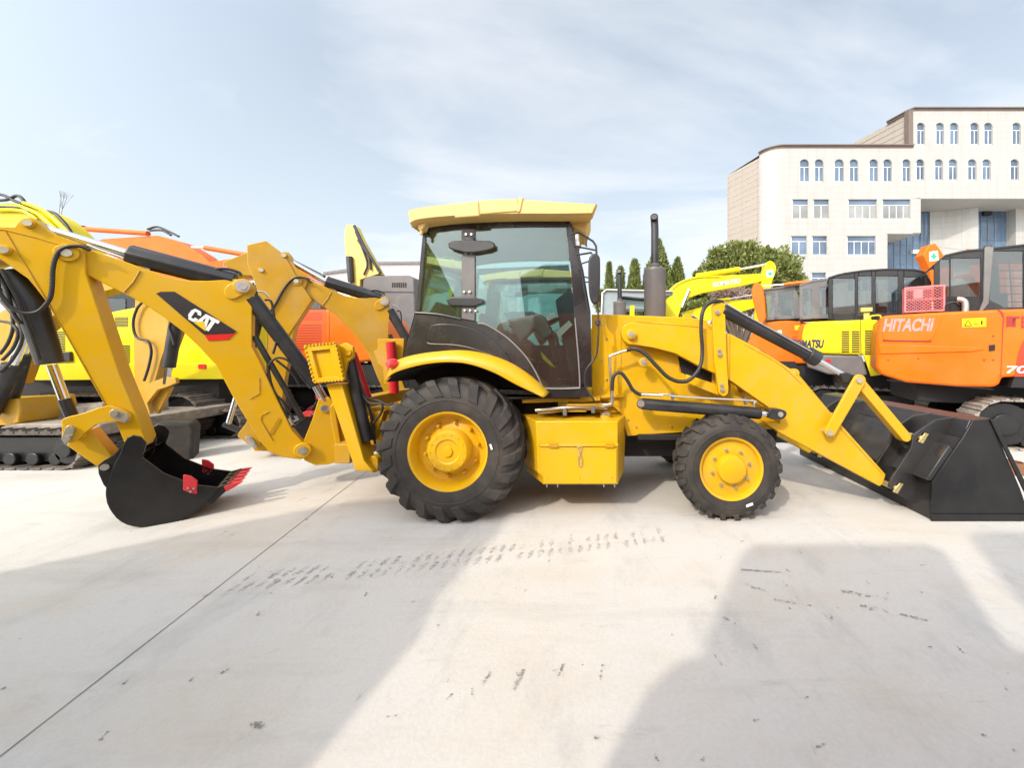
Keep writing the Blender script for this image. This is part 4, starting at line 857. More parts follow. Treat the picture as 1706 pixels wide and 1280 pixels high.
M().box(-9.0, -7.0, 5.3, 7.4, .45, .62).build('track_frame', DUSTY, g3, .02)
M().box(-11.6, -9.7, 5.3, 6.1, .85, 2.0).build('body', YEL2, g3, .05)
M().prism(Y(5.3), [(-60, 668), (0, 666), (28, 664), (33, 680), (31, 705), (0, 715), (-60, 715)], 0, .6).build('counterweight', YEL2, g3, .02)
M().prism(Y(5.7), [(35, 692), (88, 678), (96, 682), (170, 672), (172, 712), (35, 716)], 0, .9).build('centre_frame', DUSTY, g3, .02)
for pts in ([(30, 560), (46, 545), (62, 480), (52, 560), (20, 660), (0, 680)],): pass
arm_cyl(g3, Y(5.2), (-20, 690), (22, 608), (40, 560), .10, CYL, 0, 'boom_cylinder'); arm_cyl(g3, Y(5.35), (14, 668), (38, 590), (52, 545), .09, CYL, 0, 'boom_cylinder')
for pts in ([(0, 500), (18, 520), (34, 545), (36, 570), (20, 600), (0, 620)], [(0, 480), (14, 500), (22, 540), (14, 570), (0, 590)], [(0, 535), (20, 540), (30, 556), (22, 580), (4, 600)]):
    pxtube('hydraulic_hose', HOSE, g3, Y(5.1), pts, .018)

# lemon excavator behind it
l1 = thing('excavator', 'lemon yellow excavator on the left, boom rising to the upper left behind the nearest dipper', 'excavator', (-7.5, 8.2, 0))
lp1 = Y(7.2)
bd = M().prism(lp1, [(-60, 602), (-50, 520), (60, 520), (180, 520), (260, 505), (370, 500), (392, 520), (396, 560), (394, 604), (386, 626), (370, 632), (60, 632), (-60, 626)], 0, 1.1).build('body', LEM, l1, .05, seg=3)
part('skirt', LEM, l1, lp1, [(40, 606), (394, 606), (388, 632), (60, 634), (42, 628)], -.04, 0, .01)
grille(bd, BLK, lp1, 191, 213, 528, 545, 7); grille(bd, BLK, lp1, 195, 216, 575, 610, 11); grille(bd, BLK, lp1, 86, 108, 552, 586, 12)
M().prism(lp1, [(330, 607), (343, 607), (343, 615), (330, 615)], -.05, -.04).build('reflector', REDD, bd)
M().prism(lp1, [(40, 590), (115, 586), (117, 602), (40, 606)], -.05, .0).build('lower_trim', CYL, bd, .01)
cbn = M().prism(Y(7.4), [(60, 500), (110, 470), (215, 470), (236, 480), (236, 524), (60, 560)], 0, 1.0).build('cab', BLK, l1, .04, seg=3)
M().prism(Y(7.4), [(172, 498), (209, 498), (209, 519), (174, 519)], -.01, 0).build('window', GLD, cbn)
bm = part('boom', LEM, l1, Y(7.6), s2([(-140, 420), (-60, 360), (0, 339), (50, 343), (100, 372), (140, 420), (190, 468), (260, 520)], 3)+s2([(200, 540), (140, 500), (90, 450), (30, 425), (-40, 440), (-120, 500)], 3), 0, .4, .02)
q = M()
for pts in ([(-10, 350), (40, 352), (70, 375), (95, 398)], [(40, 338), (75, 352), (105, 378), (122, 396)], [(30, 342), (66, 358), (95, 384), (110, 398)]): q.tube(sm([Y(7.6).at(x, y, -.05) for x, y in pts], 5), .035, 8)
q.build('boom_pipes', LEM, bm)
for pts in ([(-20, 322), (5, 325), (30, 337), (60, 345)], [(-20, 334), (10, 333), (28, 326), (38, 332), (42, 342)], [(78, 352), (92, 356), (108, 372), (121, 392), (128, 410)]): pxtube('hydraulic_hose', HOSE, l1, Y(7.6), pts, .028, -.03)
q = M(); q.tube([Y(7.55).at(0, 345), Y(7.55).at(38, 346), Y(7.55).at(75, 378)], .03, 8); q.build('boom_pipes', CYL, bm)
track(l1, -10.6, (346-VX)/F*7.0, 6.85, .55, .42); track(l1, -10.6, -7.4, 8.7, .55, .42)
M().box(-12, -7.3, 7.3, 8.8, .35, 1.2).build('centre_frame', DK, l1)
c_ = lp1.at(166, 478); tx = text('boom_lettering', '63', WHT, bm, Y(7.55), (160, 485), (12, 0), (0, 12), 0, bold=.03)

# orange excavators on the left
def orange(label, loc, grp='orange excavators on the left'): return thing('excavator', label, 'excavator', loc, grp)
o1 = orange('orange excavator farthest left, only its boom showing above the nearest boom', (-9, 11.5, 0))
op = Y(11)
b1 = part('boom', ORA, o1, op, [(120, 412), (170, 398), (262, 392), (300, 403), (335, 424), (362, 450), (380, 480), (400, 520), (330, 520), (310, 480), (270, 462), (150, 440)], 0, .45, .02)
arm_cyl(o1, op, (247, 389), (130, 381), (100, 380), .07, ORA, -.02, 'stick_cylinder')
M().tube([op.at(129, 380, -.02), op.at(140, 381, -.02)], .09, 12).build('cylinder_cap', ORD, b1)
for pts in ([(246, 382), (262, 378), (280, 385), (298, 394)], [(250, 384), (270, 384), (285, 392)]): pxtube('hydraulic_hose', HOSE, o1, op, pts, .03, -.05)
text('boom_lettering', 'HITACHI', LIL, b1, op, (160, 434), (58, 8), (0, 14), -.01, bold=.02)
M().box(-11, -8.0, 11.2, 13.2, 1.1, 2.3).build('body', ORA, o1, .08)
track(o1, -11.5, -7.8, 11.0, .55, .4); track(o1, -11.5, -7.8, 13.2, .55, .4)
o2 = orange('orange excavator with red slatted grille, between the two yellow booms', (-7, 10.2, 0))
op = Y(9.6)
body = part('body', ORA, o2, op, s2([(470, 600), (466, 560), (478, 522), (500, 516), (560, 516), (604, 522), (622, 545), (628, 600)], 3)+[(600, 604), (480, 604)], 0, 2.0, .06)
grille(body, ORD, op, 489, 537, 520, 534, 6); grille(body, ORD, op, 491, 536, 540, 584, 10)
M().prism(op, [(486, 516), (542, 516), (542, 586), (486, 586)], -.004, -.001).build('grille_panel', mat('red_grille_panel', (.60, .085, .004), .5), body)
M().prism(op, [(548, 518), (549, 518), (549, 602), (548, 602)], -.004, 0).build('door_gap', ORD, body)
cw = M().prism(Y(10), [(440, 470), (532, 488), (534, 516), (440, 516)], 0, 1.0).build('cab', GRY, o2, .03)
M().prism(Y(10), [(498, 494), (530, 496), (530, 514), (498, 514)], -.01, 0).build('window', GLD, cw)
b2 = part('boom', ORA, o2, Y(10.4), [(330, 440), (400, 428), (470, 432), (500, 446), (540, 476), (560, 505), (500, 505), (470, 470), (400, 462), (330, 468)], 0, .45, .02)
arm_cyl(o2, Y(10.4), (430, 428), (342, 413), (320, 412), .065, ORA, -.02, 'stick_cylinder')
arm_cyl(o2, Y(10.4), (540, 462), (476, 430), (450, 420), .06, CYL, -.02, 'stick_cylinder')
text('boom_lettering', 'HITACHI', LIL, b2, Y(10.4), (372, 450), (36, 4), (0, 11), -.01, bold=.02)
track(o2, -8.5, -5.0, 9.5, .5, .38); track(o2, -8.5, -5.0, 11.4, .5, .38); M().box(-8.3, -5.3, 9.7, 11.5, .5, 1.3).build('centre_frame', DK, o2)

# pale yellow excavator with grey engine hood
e5 = thing('excavator', 'pale yellow excavator with grey engine hood and upright stick, left of the nearest cab', 'excavator', (-6.5, 13, 0))
ep = Y(12.5)
gh = part('engine_hood', GRY, e5, ep, [(604, 466), (614, 459), (680, 458), (690, 464), (692, 520), (690, 580), (604, 580), (602, 510)], 0, 2.0, .05)
M().prism(ep, [(604, 485), (692, 486), (692, 488), (604, 487)], -.01, 0).build('hood_seam', CYL, gh)
q = M()
for i in range(7): q.prism(ep, [(653+i*3.6, 471), (655+i*3.6, 471), (655+i*3.6, 479), (653+i*3.6, 479)], -.012, 0)
q.build('vents', DK, gh)
bm5 = part('stick', mat('pale_yellow_paint', (.62, .48, .12), .5, var=.12), e5, ep, [(574, 404), (574, 384), (577, 374), (588, 374), (600, 400), (632, 456), (600, 466), (598, 520), (584, 520), (580, 440), (576, 430)], 0, .4, .02)
M().tube([ep.at(590, 376, -.03), ep.at(606, 410, -.03), ep.at(634, 455, -.03)], .05, 8).build('stick_cylinder', CYL, bm5)
for pts in ([(592, 385), (604, 415), (612, 440), (606, 458)], [(596, 400), (614, 428), (618, 450)]): pxtube('hydraulic_hose', HOSE, e5, ep, pts, .03, -.05)
M().tube([ep.at(582, 428, -.06), ep.at(585, 470, -.06)], .10, 10).build('stick_cylinder', CYL, bm5)
M().box(-7.6, -5.4, 12.6, 14.4, .8, 1.8).build('body', GRY, e5, .05); track(e5, -8.4, -5.2, 12.4, .5, .4); track(e5, -8.4, -5.2, 14.2, .5, .4)

# right group
g6 = thing('excavator', 'grey canopied machine just left of the upright muffler, low roof frame', 'excavator', (1.5, 13, 0))
rp_ = Y(12.5)
cg = part('canopy', mat('blue_grey_paint', (.25, .29, .30), .5, var=.15), g6, rp_, [(1004, 492), (1008, 483), (1120, 486), (1122, 491), (1070, 497), (1040, 494), (1030, 493), (1030, 530), (1004, 530)], 0, 1.6, .02)
M().tube([rp_.at(1002, 530, -.05), rp_.at(1004, 488, -.05), rp_.at(1010, 483, -.05), rp_.at(1122, 486, -.05)], .035, 8).build('canopy_rail', STL, cg)
M().prism(rp_, [(1030, 497), (1110, 505), (1110, 516), (1030, 516)], .3, .9).build('engine_cover', mat('teal_grey_paint', (.20, .27, .28), .4), g6, .03)
M().prism(rp_, [(1050, 509), (1057, 509), (1057, 526), (1050, 526)], .0, .2).build('post', LEM, g6)
M().box(.4, 3.2, 12.6, 14.2, .8, 1.9).build('body', GRY, g6, .05); track(g6, .2, 3.4, 12.4, .5, .38); track(g6, .2, 3.4, 14.0, .5, .38)

l2 = thing('excavator', 'lemon yellow excavator on the right, long boom lifted in front of the round tree', 'excavator', (4.2, 15, 0))
lp2 = Y(14)
bl = part('boom', LEM, l2, lp2, s2([(1106, 530), (1104, 510), (1110, 492), (1122, 476), (1140, 466), (1164, 460)], 3)+[(1200, 459), (1266, 456), (1273, 462), (1269, 469), (1234, 477), (1171, 488), (1148, 496), (1136, 508), (1130, 530)], 0, .3, .02)
hd2 = part('stick', LEM, l2, lp2, s2([(1268, 476), (1274, 456), (1278, 438), (1286, 435), (1293, 444), (1291, 458), (1286, 470), (1285, 482)], 3)+[(1283, 540), (1262, 540)], -.04, .34, .02)
arm_cyl(l2, lp2, (1160, 460), (1232, 449), (1279, 440), .10, LEM, .1, 'stick_cylinder')
M().tube([lp2.at(1148, 482, -.05), lp2.at(1136, 512, -.05)], .06, 8).build('boom_cylinder', CHR, bl)
q = M(); q.tube(sm([lp2.at(*p, -.02) for p in ((1108, 500), (1118, 484), (1136, 470), (1164, 462), (1200, 461))], 4), .03, 8); q.build('boom_pipes', LEM, bl)
text('boom_lettering', 'KOMATSU', WHT, bl, lp2, (1188, 478.5), (45, -7), (0, 8), -.01, bold=.03)
def cross(pl, cx, cy, s, par, off=-.05):
    o = M().prism(pl, [(cx-s, cy-s*.9), (cx+s*.8, cy-s*1.2), (cx+s, cy+s*.8), (cx-s*.9, cy+s*1.1)], off, off+.006).build('sticker', WHT, par)
    k = s*.22; l_ = s*.62; M().prism(pl, [(cx-k, cy-l_), (cx+k, cy-l_), (cx+k, cy-k), (cx+l_, cy-k), (cx+l_, cy+k), (cx+k, cy+k), (cx+k, cy+l_), (cx-k, cy+l_), (cx-k, cy+k), (cx-l_, cy+k), (cx-l_, cy-k), (cx-k, cy-k)], off-.005, off).build('green_cross', GREEN, o)
cross(lp2, 1283, 456, 6, hd2)
M().prism(lp2, [(1140, 520), (1200, 502), (1262, 498), (1262, 512), (1200, 530), (1140, 545)], .5, .9).build('second_boom', LEM, l2, .02)
arm_cyl(l2, lp2, (1195, 500), (1215, 498), (1262, 490), .05, LEM, .4, 'boom_cylinder')
M().box(2.6, 5.4, 14.4, 16.2, 1.1, 1.9).build('body', LEM, l2, .05); track(l2, 2.4, 5.8, 14.2, .5, .38); track(l2, 2.4, 5.8, 16.0, .5, .38)

# small orange excavators with cabs
def cabx(parent, pl, outline, wins, depth, glassm=GLD, shell=BLK, inner=ORA):
    """cab shell: outline ring with openings; near and far side"""
    c = M(); c.prism(pl, outline, 0, .05); return c
def framed_cab(parent, pl, outer, panes, depth, m_=PLA):
    # outer: polygon px ; panes: list of (x0,y0,x1,y1) openings left to right sharing the same top/bottom ordering
    c = M(); xs0 = min(p[0] for p in outer); xs1 = max(p[0] for p in outer)
    def topy(x):
        ys = []
        for i in range(len(outer)):
            (ax, ay), (bx, by) = outer[i], outer[(i+1) % len(outer)]
            if ax != bx and min(ax, bx) <= x <= max(ax, bx): ys.append(ay+(by-ay)*(x-ax)/(bx-ax))
        return (min(ys), max(ys)) if ys else (outer[0][1], outer[0][1])
    edges = [xs0]
    for (x0, y0, x1, y1) in panes: edges += [x0, x1]
    edges.append(xs1)
    for o0, o1 in ((0, .05), (depth-.05, depth)):
        for i in range(0, len(edges), 2):                    # posts
            a_, b_ = edges[i]+.01, edges[i+1]-.01
            c.prism(pl, [(a_, topy(a_)[0]), (b_, topy(b_)[0]), (b_, topy(b_)[1]), (a_, topy(a_)[1])], o0, o1)
        for (x0, y0, x1, y1) in panes:
            c.prism(pl, [(x0, topy(x0)[0]), (x1, topy(x1)[0]), (x1, y0), (x0, y0)], o0+.001, o1-.001)
            c.prism(pl, [(x0, y1), (x1, y1), (x1, topy(x1)[1]), (x0, topy(x0)[1])], o0+.001, o1-.001)
    # roof slab
    tops = [(x, topy(x)[0]) for x in [xs0+.01+(xs1-xs0-.02)*k/12 for k in range(13)]]
    c.prism(pl, tops+[(x, y+3) for x, y in tops[::-1]], -.02, depth+.02)
    y_b = outer[-1][1]; c.prism(pl, [(xs0, topy(xs0+1)[1]-3), (xs1, topy(xs1-1)[1]-3), (xs1, topy(xs1-1)[1]), (xs0, topy(xs0+1)[1])], 0, depth)
    co = c.build('cab', m_, parent, .01)
    for (x0, y0, x1, y1) in panes:
        for off in (.02, depth-.03): M().prism(pl, [(x0, y0), (x1, y0), (x1, y1), (x0, y1)], off, off+.006).build('window', GLD, co)
    # seat and lever seen through the glass
    q = M(); mx0 = (xs0+xs1)/2; yb = topy(mx0)[1]; yt = topy(mx0)[0]; q.prism(pl, [(mx0-6, yb-2), (mx0+12, yb-2), (mx0+12, yb-(yb-yt)*.3), (mx0-1, yb-(yb-yt)*.3), (mx0-4, yb-(yb-yt)*.75), (mx0-9, yb-(yb-yt)*.75)], depth*.35, depth*.7); q.build('seat', SEAT, co, .03)
    return co
r1 = thing('excavator', 'orange excavator with small dark cab, directly right of its upright orange stick', 'excavator', (5.0, 10.6, 0), 'orange excavators on the right')
p1 = Pl(5.05, 11.6, -30)
framed_cab(r1, p1, [(1268, 482), (1300, 478), (1340, 470), (1345, 530), (1268, 534)], [(1271, 488, 1290, 528), (1297, 486, 1322, 526)], 1.2, GRY)
bo1 = part('body', ORA, r1, p1, s2([(1240, 600), (1250, 560), (1270, 540), (1310, 534), (1345, 538)], 3)+[(1350, 600), (1340, 606), (1240, 606)], 0, 1.8, .04)
q = part('stick', ORA, r1, Pl(5.05, 11.2, -30), s2([(1252, 492), (1254, 476), (1262, 471), (1270, 478), (1274, 500), (1276, 530)], 3)+[(1268, 545), (1262, 530)], 0, .3, .02)
arm_cyl(r1, Pl(5.05, 11.3, -30), (1350, 469), (1306, 474), (1272, 477), .05, ORA, .1, 'stick_cylinder')
M().prism(p1, [(1324, 542), (1333, 542), (1333, 550), (1324, 550)], -.01, 0).build('warning_sticker', LEM, bo1); M().prism(p1, [(1290, 552), (1302, 550), (1303, 557), (1291, 558)], -.01, 0).build('sticker', WHT, bo1)
grille(bo1, ORD, p1, 1320, 1340, 560, 576, 4)
M().box(4.6, 6.2, 11.8, 13.2, .6, 1.3).rot((5.05, 11.6), -30).build('centre_frame', DK, r1); track(r1, 4.2, 6.8, 11.6, .45, .34, rot=((5.05, 11.6), -30)); track(r1, 4.2, 6.8, 13.2, .45, .34, rot=((5.05, 11.6), -30))
M().lathe([(0, .001), (0, .09), (.09, .09), (.09, .001)], p1.at(1292, 534, .5), (0, 0, 1), 16).cyl(p1.at(1292, 545, .5), p1.at(1292, 534, .5), .05).build('air_intake', mat('beige_cap', (.55, .48, .36), .5), r1)
r2_ = thing('excavator', 'orange excavator with dark cab and red seat, next left of the tall black cab', 'excavator', (5.9, 9.9, 0), 'orange excavators on the right')
p2 = Pl(6.05, 10.1, -30)
framed_cab(r2_, p2, [(1332, 474), (1352, 467), (1384, 463), (1386, 530), (1332, 532)], [(1338, 482, 1352, 526), (1366, 478, 1382, 524)], 1.2, GRY)
bo2 = part('body', ORA, r2_, p2, s2([(1325, 600), (1328, 560), (1336, 540), (1380, 534)], 3)+[(1430, 536), (1430, 606), (1325, 606)], .1, 1.7, .04)
M().prism(p2, [(1369, 485), (1380, 480), (1380, 510), (1370, 512)], .5, .8).build('seat', RED, r2_)
M().lathe([(0, .001), (0, .10), (.1, .10), (.1, .001)], p2.at(1360, 530, .3), (0, 0, 1), 16).build('air_intake', mat('beige_cap', (.55, .48, .36), .5), r2_)
M().box(4.9, 7.4, 10.3, 11.6, .1, 1.35).rot((6.05, 10.1), -30).build('centre_frame', DK, r2_); track(r2_, 5.3, 7.8, 10.1, .45, .34, rot=((6.05, 10.1), -30)); track(r2_, 5.3, 7.8, 11.6, .45, .34, rot=((6.05, 10.1), -30))
# lemon excavator with black cab
k1 = thing('excavator', 'lemon yellow excavator with black cab and slotted side panels, left of the pink crate', 'excavator', (6.5, 8.6, 0))
kp = Pl(6.6, 8.6, -30)
kb = part('body', LEM, k1, kp, [(1336, 560), (1340, 542), (1352, 536), (1380, 535), (1436, 533), (1464, 533), (1470, 560), (1470, 592), (1437, 592), (1350, 589), (1338, 584)], 0, 1.9, .05)
M().prism(kp, [(1438, 590), (1470, 590), (1468, 625), (1451, 627)], 0, .1).build('side_panel', LEM, kb, .01)
M().prism(kp, [(1340, 590), (1436, 593), (1446, 625), (1430, 628), (1380, 624), (1345, 612)], .02, 1.8).build('counterweight', GRY, k1, .04)
grille(kb, DK, kp, 1402, 1415, 551, 588, 10); grille(kb, DK, kp, 1419, 1432, 551, 588, 10); grille(kb, DK, kp, 1441, 1458, 550, 592, 11)
text('lettering', 'KOMATSU', mat('navy_lettering', (.02, .015, .05), .5), kb, kp, (1318, 580), (53, 0), (2, 14), -.008, bold=.05)
M().prism(kp, [(1434, 533), (1433, 533), (1434, 592), (1435, 592)], -.004, 0).build('panel_gap', DK, kb)
M().prism(kp, [(1439, 533), (1449, 533), (1449, 520), (1439, 520)], .2, .4).prism(kp, [(1434, 513), (1454, 512), (1454, 519), (1434, 520)], .15, .45).build('air_intake', mat('olive_cap', (.5, .42, .1), .5), k1, .01)
pxtube('handrail', LEM, k1, kp, [(1450, 534), (1450, 528), (1456, 526), (1466, 526), (1469, 533)], .02, .1, 4)
M().prism(kp, [(1376, 599), (1384, 599), (1384, 606), (1376, 606)], .01, .02).build('reflector', RED, k1)
framed_cab(k1, Pl(6.6, 9.0, -30), [(1380, 462), (1400, 455), (1443, 449), (1480, 447), (1530, 448), (1546, 454), (1552, 470), (1552, 540), (1380, 534)], [(1388, 464, 1424, 522), (1430, 460, 1452, 525), (1459, 460, 1496, 522), (1506, 462, 1542, 520)], 1.3, BLK)
KR = ((6.6, 8.6), -30); M().box(5.8, 7.8, 8.9, 10.2, .6, 1.2).rot(*KR).build('centre_frame', DK, k1); track(k1, 5.2, 8.4, 8.65, .5, .38, rot=KR); track(k1, 5.2, 8.4, 10.2, .5, .38, rot=KR)
# orange excavator behind, only stick with cross
r3 = thing('excavator', 'orange excavator farthest right behind the black cabs, green cross on its raised stick', 'excavator', (10.5, 11.6, 0), 'orange excavators on the right')
p3 = Y(13.5)
s3 = part('stick', ORA, r3, p3, [(1538, 425), (1548, 408), (1558, 405), (1566, 415), (1576, 432), (1580, 500), (1556, 500), (1548, 445)], 0, .35, .02)
cross(p3, 1556, 427, 8, s3, -.012)
arm_cyl(r3, p3, (1640, 418), (1610, 417), (1562, 411), .05, ORA, .1, 'stick_cylinder')
part('boom', ORA, r3, p3, [(1560, 440), (1600, 418), (1680, 422), (1720, 450), (1720, 560), (1670, 520), (1620, 460), (1570, 470)], .4, .8, .02)
M().box(13.4, 16.2, 14, 16, .9, 2.0).build('body', ORA, r3, .05); track(r3, 13, 16.6, 13.8, .5, .4); track(r3, 13, 16.6, 15.6, .5, .4)
# big orange excavator with the crate
h1 = thing('excavator', 'large orange excavator at the right edge carrying a pink crate on its engine cover', 'excavator', (7.6, 7.2, 0), 'orange excavators on the right')
hp1 = Pl(6.76, 6.2, -34)
hb1 = part('body', ORA, h1, hp1, [(1459, 612), (1460, 560), (1465, 532), (1472, 526), (1550, 521), (1662, 516), (1720, 514), (1820, 512), (1820, 628), (1706, 628), (1669, 629), (1667, 640), (1655, 646), (1595, 645), (1509, 638), (1467, 624)], 0, 1.7, .06)
M().prism(hp1, s2([(1471, 530), (1560, 528), (1568, 532), (1560, 552), (1552, 566), (1540, 568)], 2)+[(1500, 568), (1471, 566)], -.012, .0).build('engine_panel', ORA, hb1, .01)
q = M(); q.prism(hp1, [(1465, 574), (1620, 578), (1640, 582), (1620, 586), (1465, 590)], -.02, .0); q.build('body_crease', ORA, hb1, .015, seg=3)
M().prism(hp1, s2([(1661, 516), (1668, 518), (1673, 528), (1671, 560), (1668, 628)], 3)+[(1667, 628), (1669.5, 560), (1671, 530), (1666, 520)], -.006, 0).build('door_gap', DKRED, hb1)
M().prism(hp1, [(1471, 566.5), (1552, 567.5), (1552, 569.5), (1471, 568.5)], -.016, -.012).build('panel_gap', DKRED, hb1)
text('lettering', 'HITACHI', LIL, hb1, hp1, (1470, 553), (82, -1), (5, 22), -.016, bold=.04)
stk = M().prism(hp1, [(1603, 531), (1643, 529.5), (1643, 544.5), (1603, 545.5)], -.006, 0).build('warning_sticker', LEM, hb1)
q = M(); q.tube([hp1.at(*p, -.012) for p in ((1607, 543), (1613, 533.5), (1619, 543), (1607, 543))], .006, 4); q.prism(hp1, [(1622, 539), (1631, 539), (1631, 539.8), (1622, 539.8)], -.014, -.006); q.prism(hp1, [(1634, 535), (1637, 534), (1637, 541), (1635, 541)], -.014, -.006); q.build('warning_symbol', DK, stk)
text('lettering', '町', DKRED, hb1, hp1, (1677, 547), (22, 0), (0, 20), -.012, bold=.03); text('lettering', '田', DKRED, hb1, hp1, (1702, 547), (20, 0), (0, 20), -.012, bold=.03)
M().prism(hp1, s2([(1706, 566), (1696, 590), (1690, 628)], 3)+[(1820, 628), (1820, 560)], -.004, 0).build('red_flash', ORD, hb1)
text('lettering', '70', WHT, hb1, hp1, (1675, 622), (35, 0), (3, 12), -.012, bold=.02)
M().prism(hp1, [(1690, 628), (1820, 628), (1820, 648), (1684, 646)], .02, 1.8).build('underframe', DK, h1)
HG = Pl(6.76, 7.9, -34)
hc = framed_cab(h1, Pl(6.76, 6.6, -34), [(1556, 440), (1575, 424), (1610, 416), (1648, 413), (1720, 405), (1780, 403), (1780, 520), (1556, 522)], [(1566, 432, 1582, 494), (1584, 430, 1634, 494), (1648, 418, 1705, 512), (1712, 418, 1770, 512)], 1.4, BLK)
q = M()
for i in range(7): q.tube([HG.at(1650, 425+i*13), HG.at(1775, 425+i*13)], .012, 6)
for i in range(5): q.tube([HG.at(1655+i*25, 420), HG.at(1662+i*25, 512)], .012, 6)
q.build('window_guard', CYL, hc)
M().prism(Pl(6.76, 6.55, -34), [(1640, 412), (1648, 410), (1656, 412), (1648, 505), (1636, 520), (1630, 520), (1638, 500)], 0, .08).build('cab_post', GRY, hc, .01)
M().prism(Pl(6.76, 6.56, -34), [(1638, 503), (1650, 500), (1690, 520), (1640, 522)], 0, .08).build('cab_corner', PLA, hc, .01)
M().prism(Pl(6.76, 7.0, -34), [(1640, 409), (1653, 408), (1655, 414), (1638, 415)], 0, .3).build('roof_lamp', CYL, hc, .02)
M().prism(Pl(6.76, 6.9, -34), [(1588, 434), (1616, 430), (1616, 455), (1588, 462)], 0, .01).build('window_notice', PAPER, hc)
q = M(); q.tube(sm([Pl(6.76, 6.5, -34).at(*p) for p in ((1594, 499), (1603, 500), (1608, 506), (1608, 524))], 4), .05, 14); q.build('exhaust_pipe', STL, h1)
HR = ((6.76, 6.2), -20); track(h1, 6.5, 10.5, 6.25, .55, .42, m_shoe=DUSTY, rot=HR)
track(h1, 6.5, 10.5, 7.9, .55, .42, m_shoe=DUSTY, rot=HR); M().box(7.2, 10, 6.8, 8.2, .4, 1.15).rot(*HR).build('centre_frame', DK, h1)
M().box(5.9, 7.6, 6.75, 8.0, .7, 1.12).rot(*HR).build('swing_frame', DK, h1, .03)
q = M(); q.tube(sm([hp1.at(*p, .1) for p in ((1575, 521), (1576, 508), (1590, 504), (1598, 508))], 4), .018, 8); q.build('handrail', BLK, hb1)
q = M()
for (x, y) in ((1480, 600), (1480, 560), (1640, 600), (1655, 560), (1655, 600), (1530, 598)): q = M(); pin(q, hp1, x, y, .014, -.01, .01, 8); q.build('cover_bolt', DKRED, hb1)
M().prism(hp1, [(1648, 575), (1658, 574), (1658, 584), (1648, 585)], -.02, 0).build('door_latch', BLK, hb1, .004)
M().prism(hp1, [(1478, 632), (1655, 648), (1655, 650), (1478, 635)], .02, .06).build('lower_guard', BLK, h1)
# pink crate resting on the engine cover
cr_ = tag(M().box(0, .001, 0, .001, 0, .001).build('tmp', PINK), 'x', 'x'); bpy.data.objects.remove(cr_)
ccr = M(); CPL = Pl(6.76, 6.32, -34); A0 = CPL.at(1508, 522); A1 = CPL.at(1573, 475)
x0 = A0.x; x1 = A0.x+(A1-A0).dot(CPL.d); z0, z1 = A0.z+.012, A1.z; y0 = A0.y; y1 = y0+.28; n_ = 9
def lattice(x0, x1, z0, z1, fn):
    for i in range(n_*2+1):
        for sgn in (1, -1):
            a = i/(n_)*1.0
            pA = (a, 0) if a <= 1 else (1, a-1); pB = (0, a) if a <= 1 else (a-1, 1)
            if sgn < 0: pA = (1-pA[0], pA[1]); pB = (1-pB[0], pB[1])
            if abs(pA[0]-pB[0]) < .01: continue
            ccr.tube([fn(*pA), fn(*pB)], .0045, 4, cap=False)
for yy in (y0, y1):
    lattice(0, 1, 0, 1, lambda a, b: V(x0+(x1-x0)*a, yy, z0+(z1-z0)*b))
for xx in (x0, x1):
    lattice(0, 1, 0, 1, lambda a, b: V(xx, y0+(y1-y0)*a, z0+(z1-z0)*b))
for zc, h in ((z0, .022), (z1-.02, .03), ((z0+z1)/2-.01, .012)):
    ccr.box(x0-.008, x1+.008, y0-.008, y0+.006, zc, zc+h); ccr.box(x0-.008, x1+.008, y1-.006, y1+.008, zc, zc+h); ccr.box(x0-.008, x0+.006, y0, y1, zc, zc+h); ccr.box(x1-.006, x1+.008, y0, y1, zc, zc+h)
for xx, yy in ((x0, y0), (x1, y0), (x0, y1), (x1, y1)): ccr.box(xx-.012, xx+.012, yy-.012, yy+.012, z0, z1+.004)
ccr.box(x0, x1, y0, y1, z0, z0+.008)
ccr.box(x0+(x1-x0)*.22, x0+(x1-x0)*.46, y0-.006, y0-.001, z0+(z1-z0)*.55, z0+(z1-z0)*.9)
ccr.rot((A0.x, A0.y), -34)
tag(ccr.build('crate', PINK), 'faded pink lattice plastic crate on top of the large orange excavator', 'crate')
# rusty ring
rr_ = M(); c_ = V((1683-VX)/F*5.05, 5.05, 0); rr_.lathe([(.0, .13), (.16, .13), (.16, .118), (.0, .118)], c_, (0, 0, 1), 28)
tag(rr_.build('steel_ring', RUST), 'short rusty steel ring on the ground behind the open loader bucket', 'steel ring')

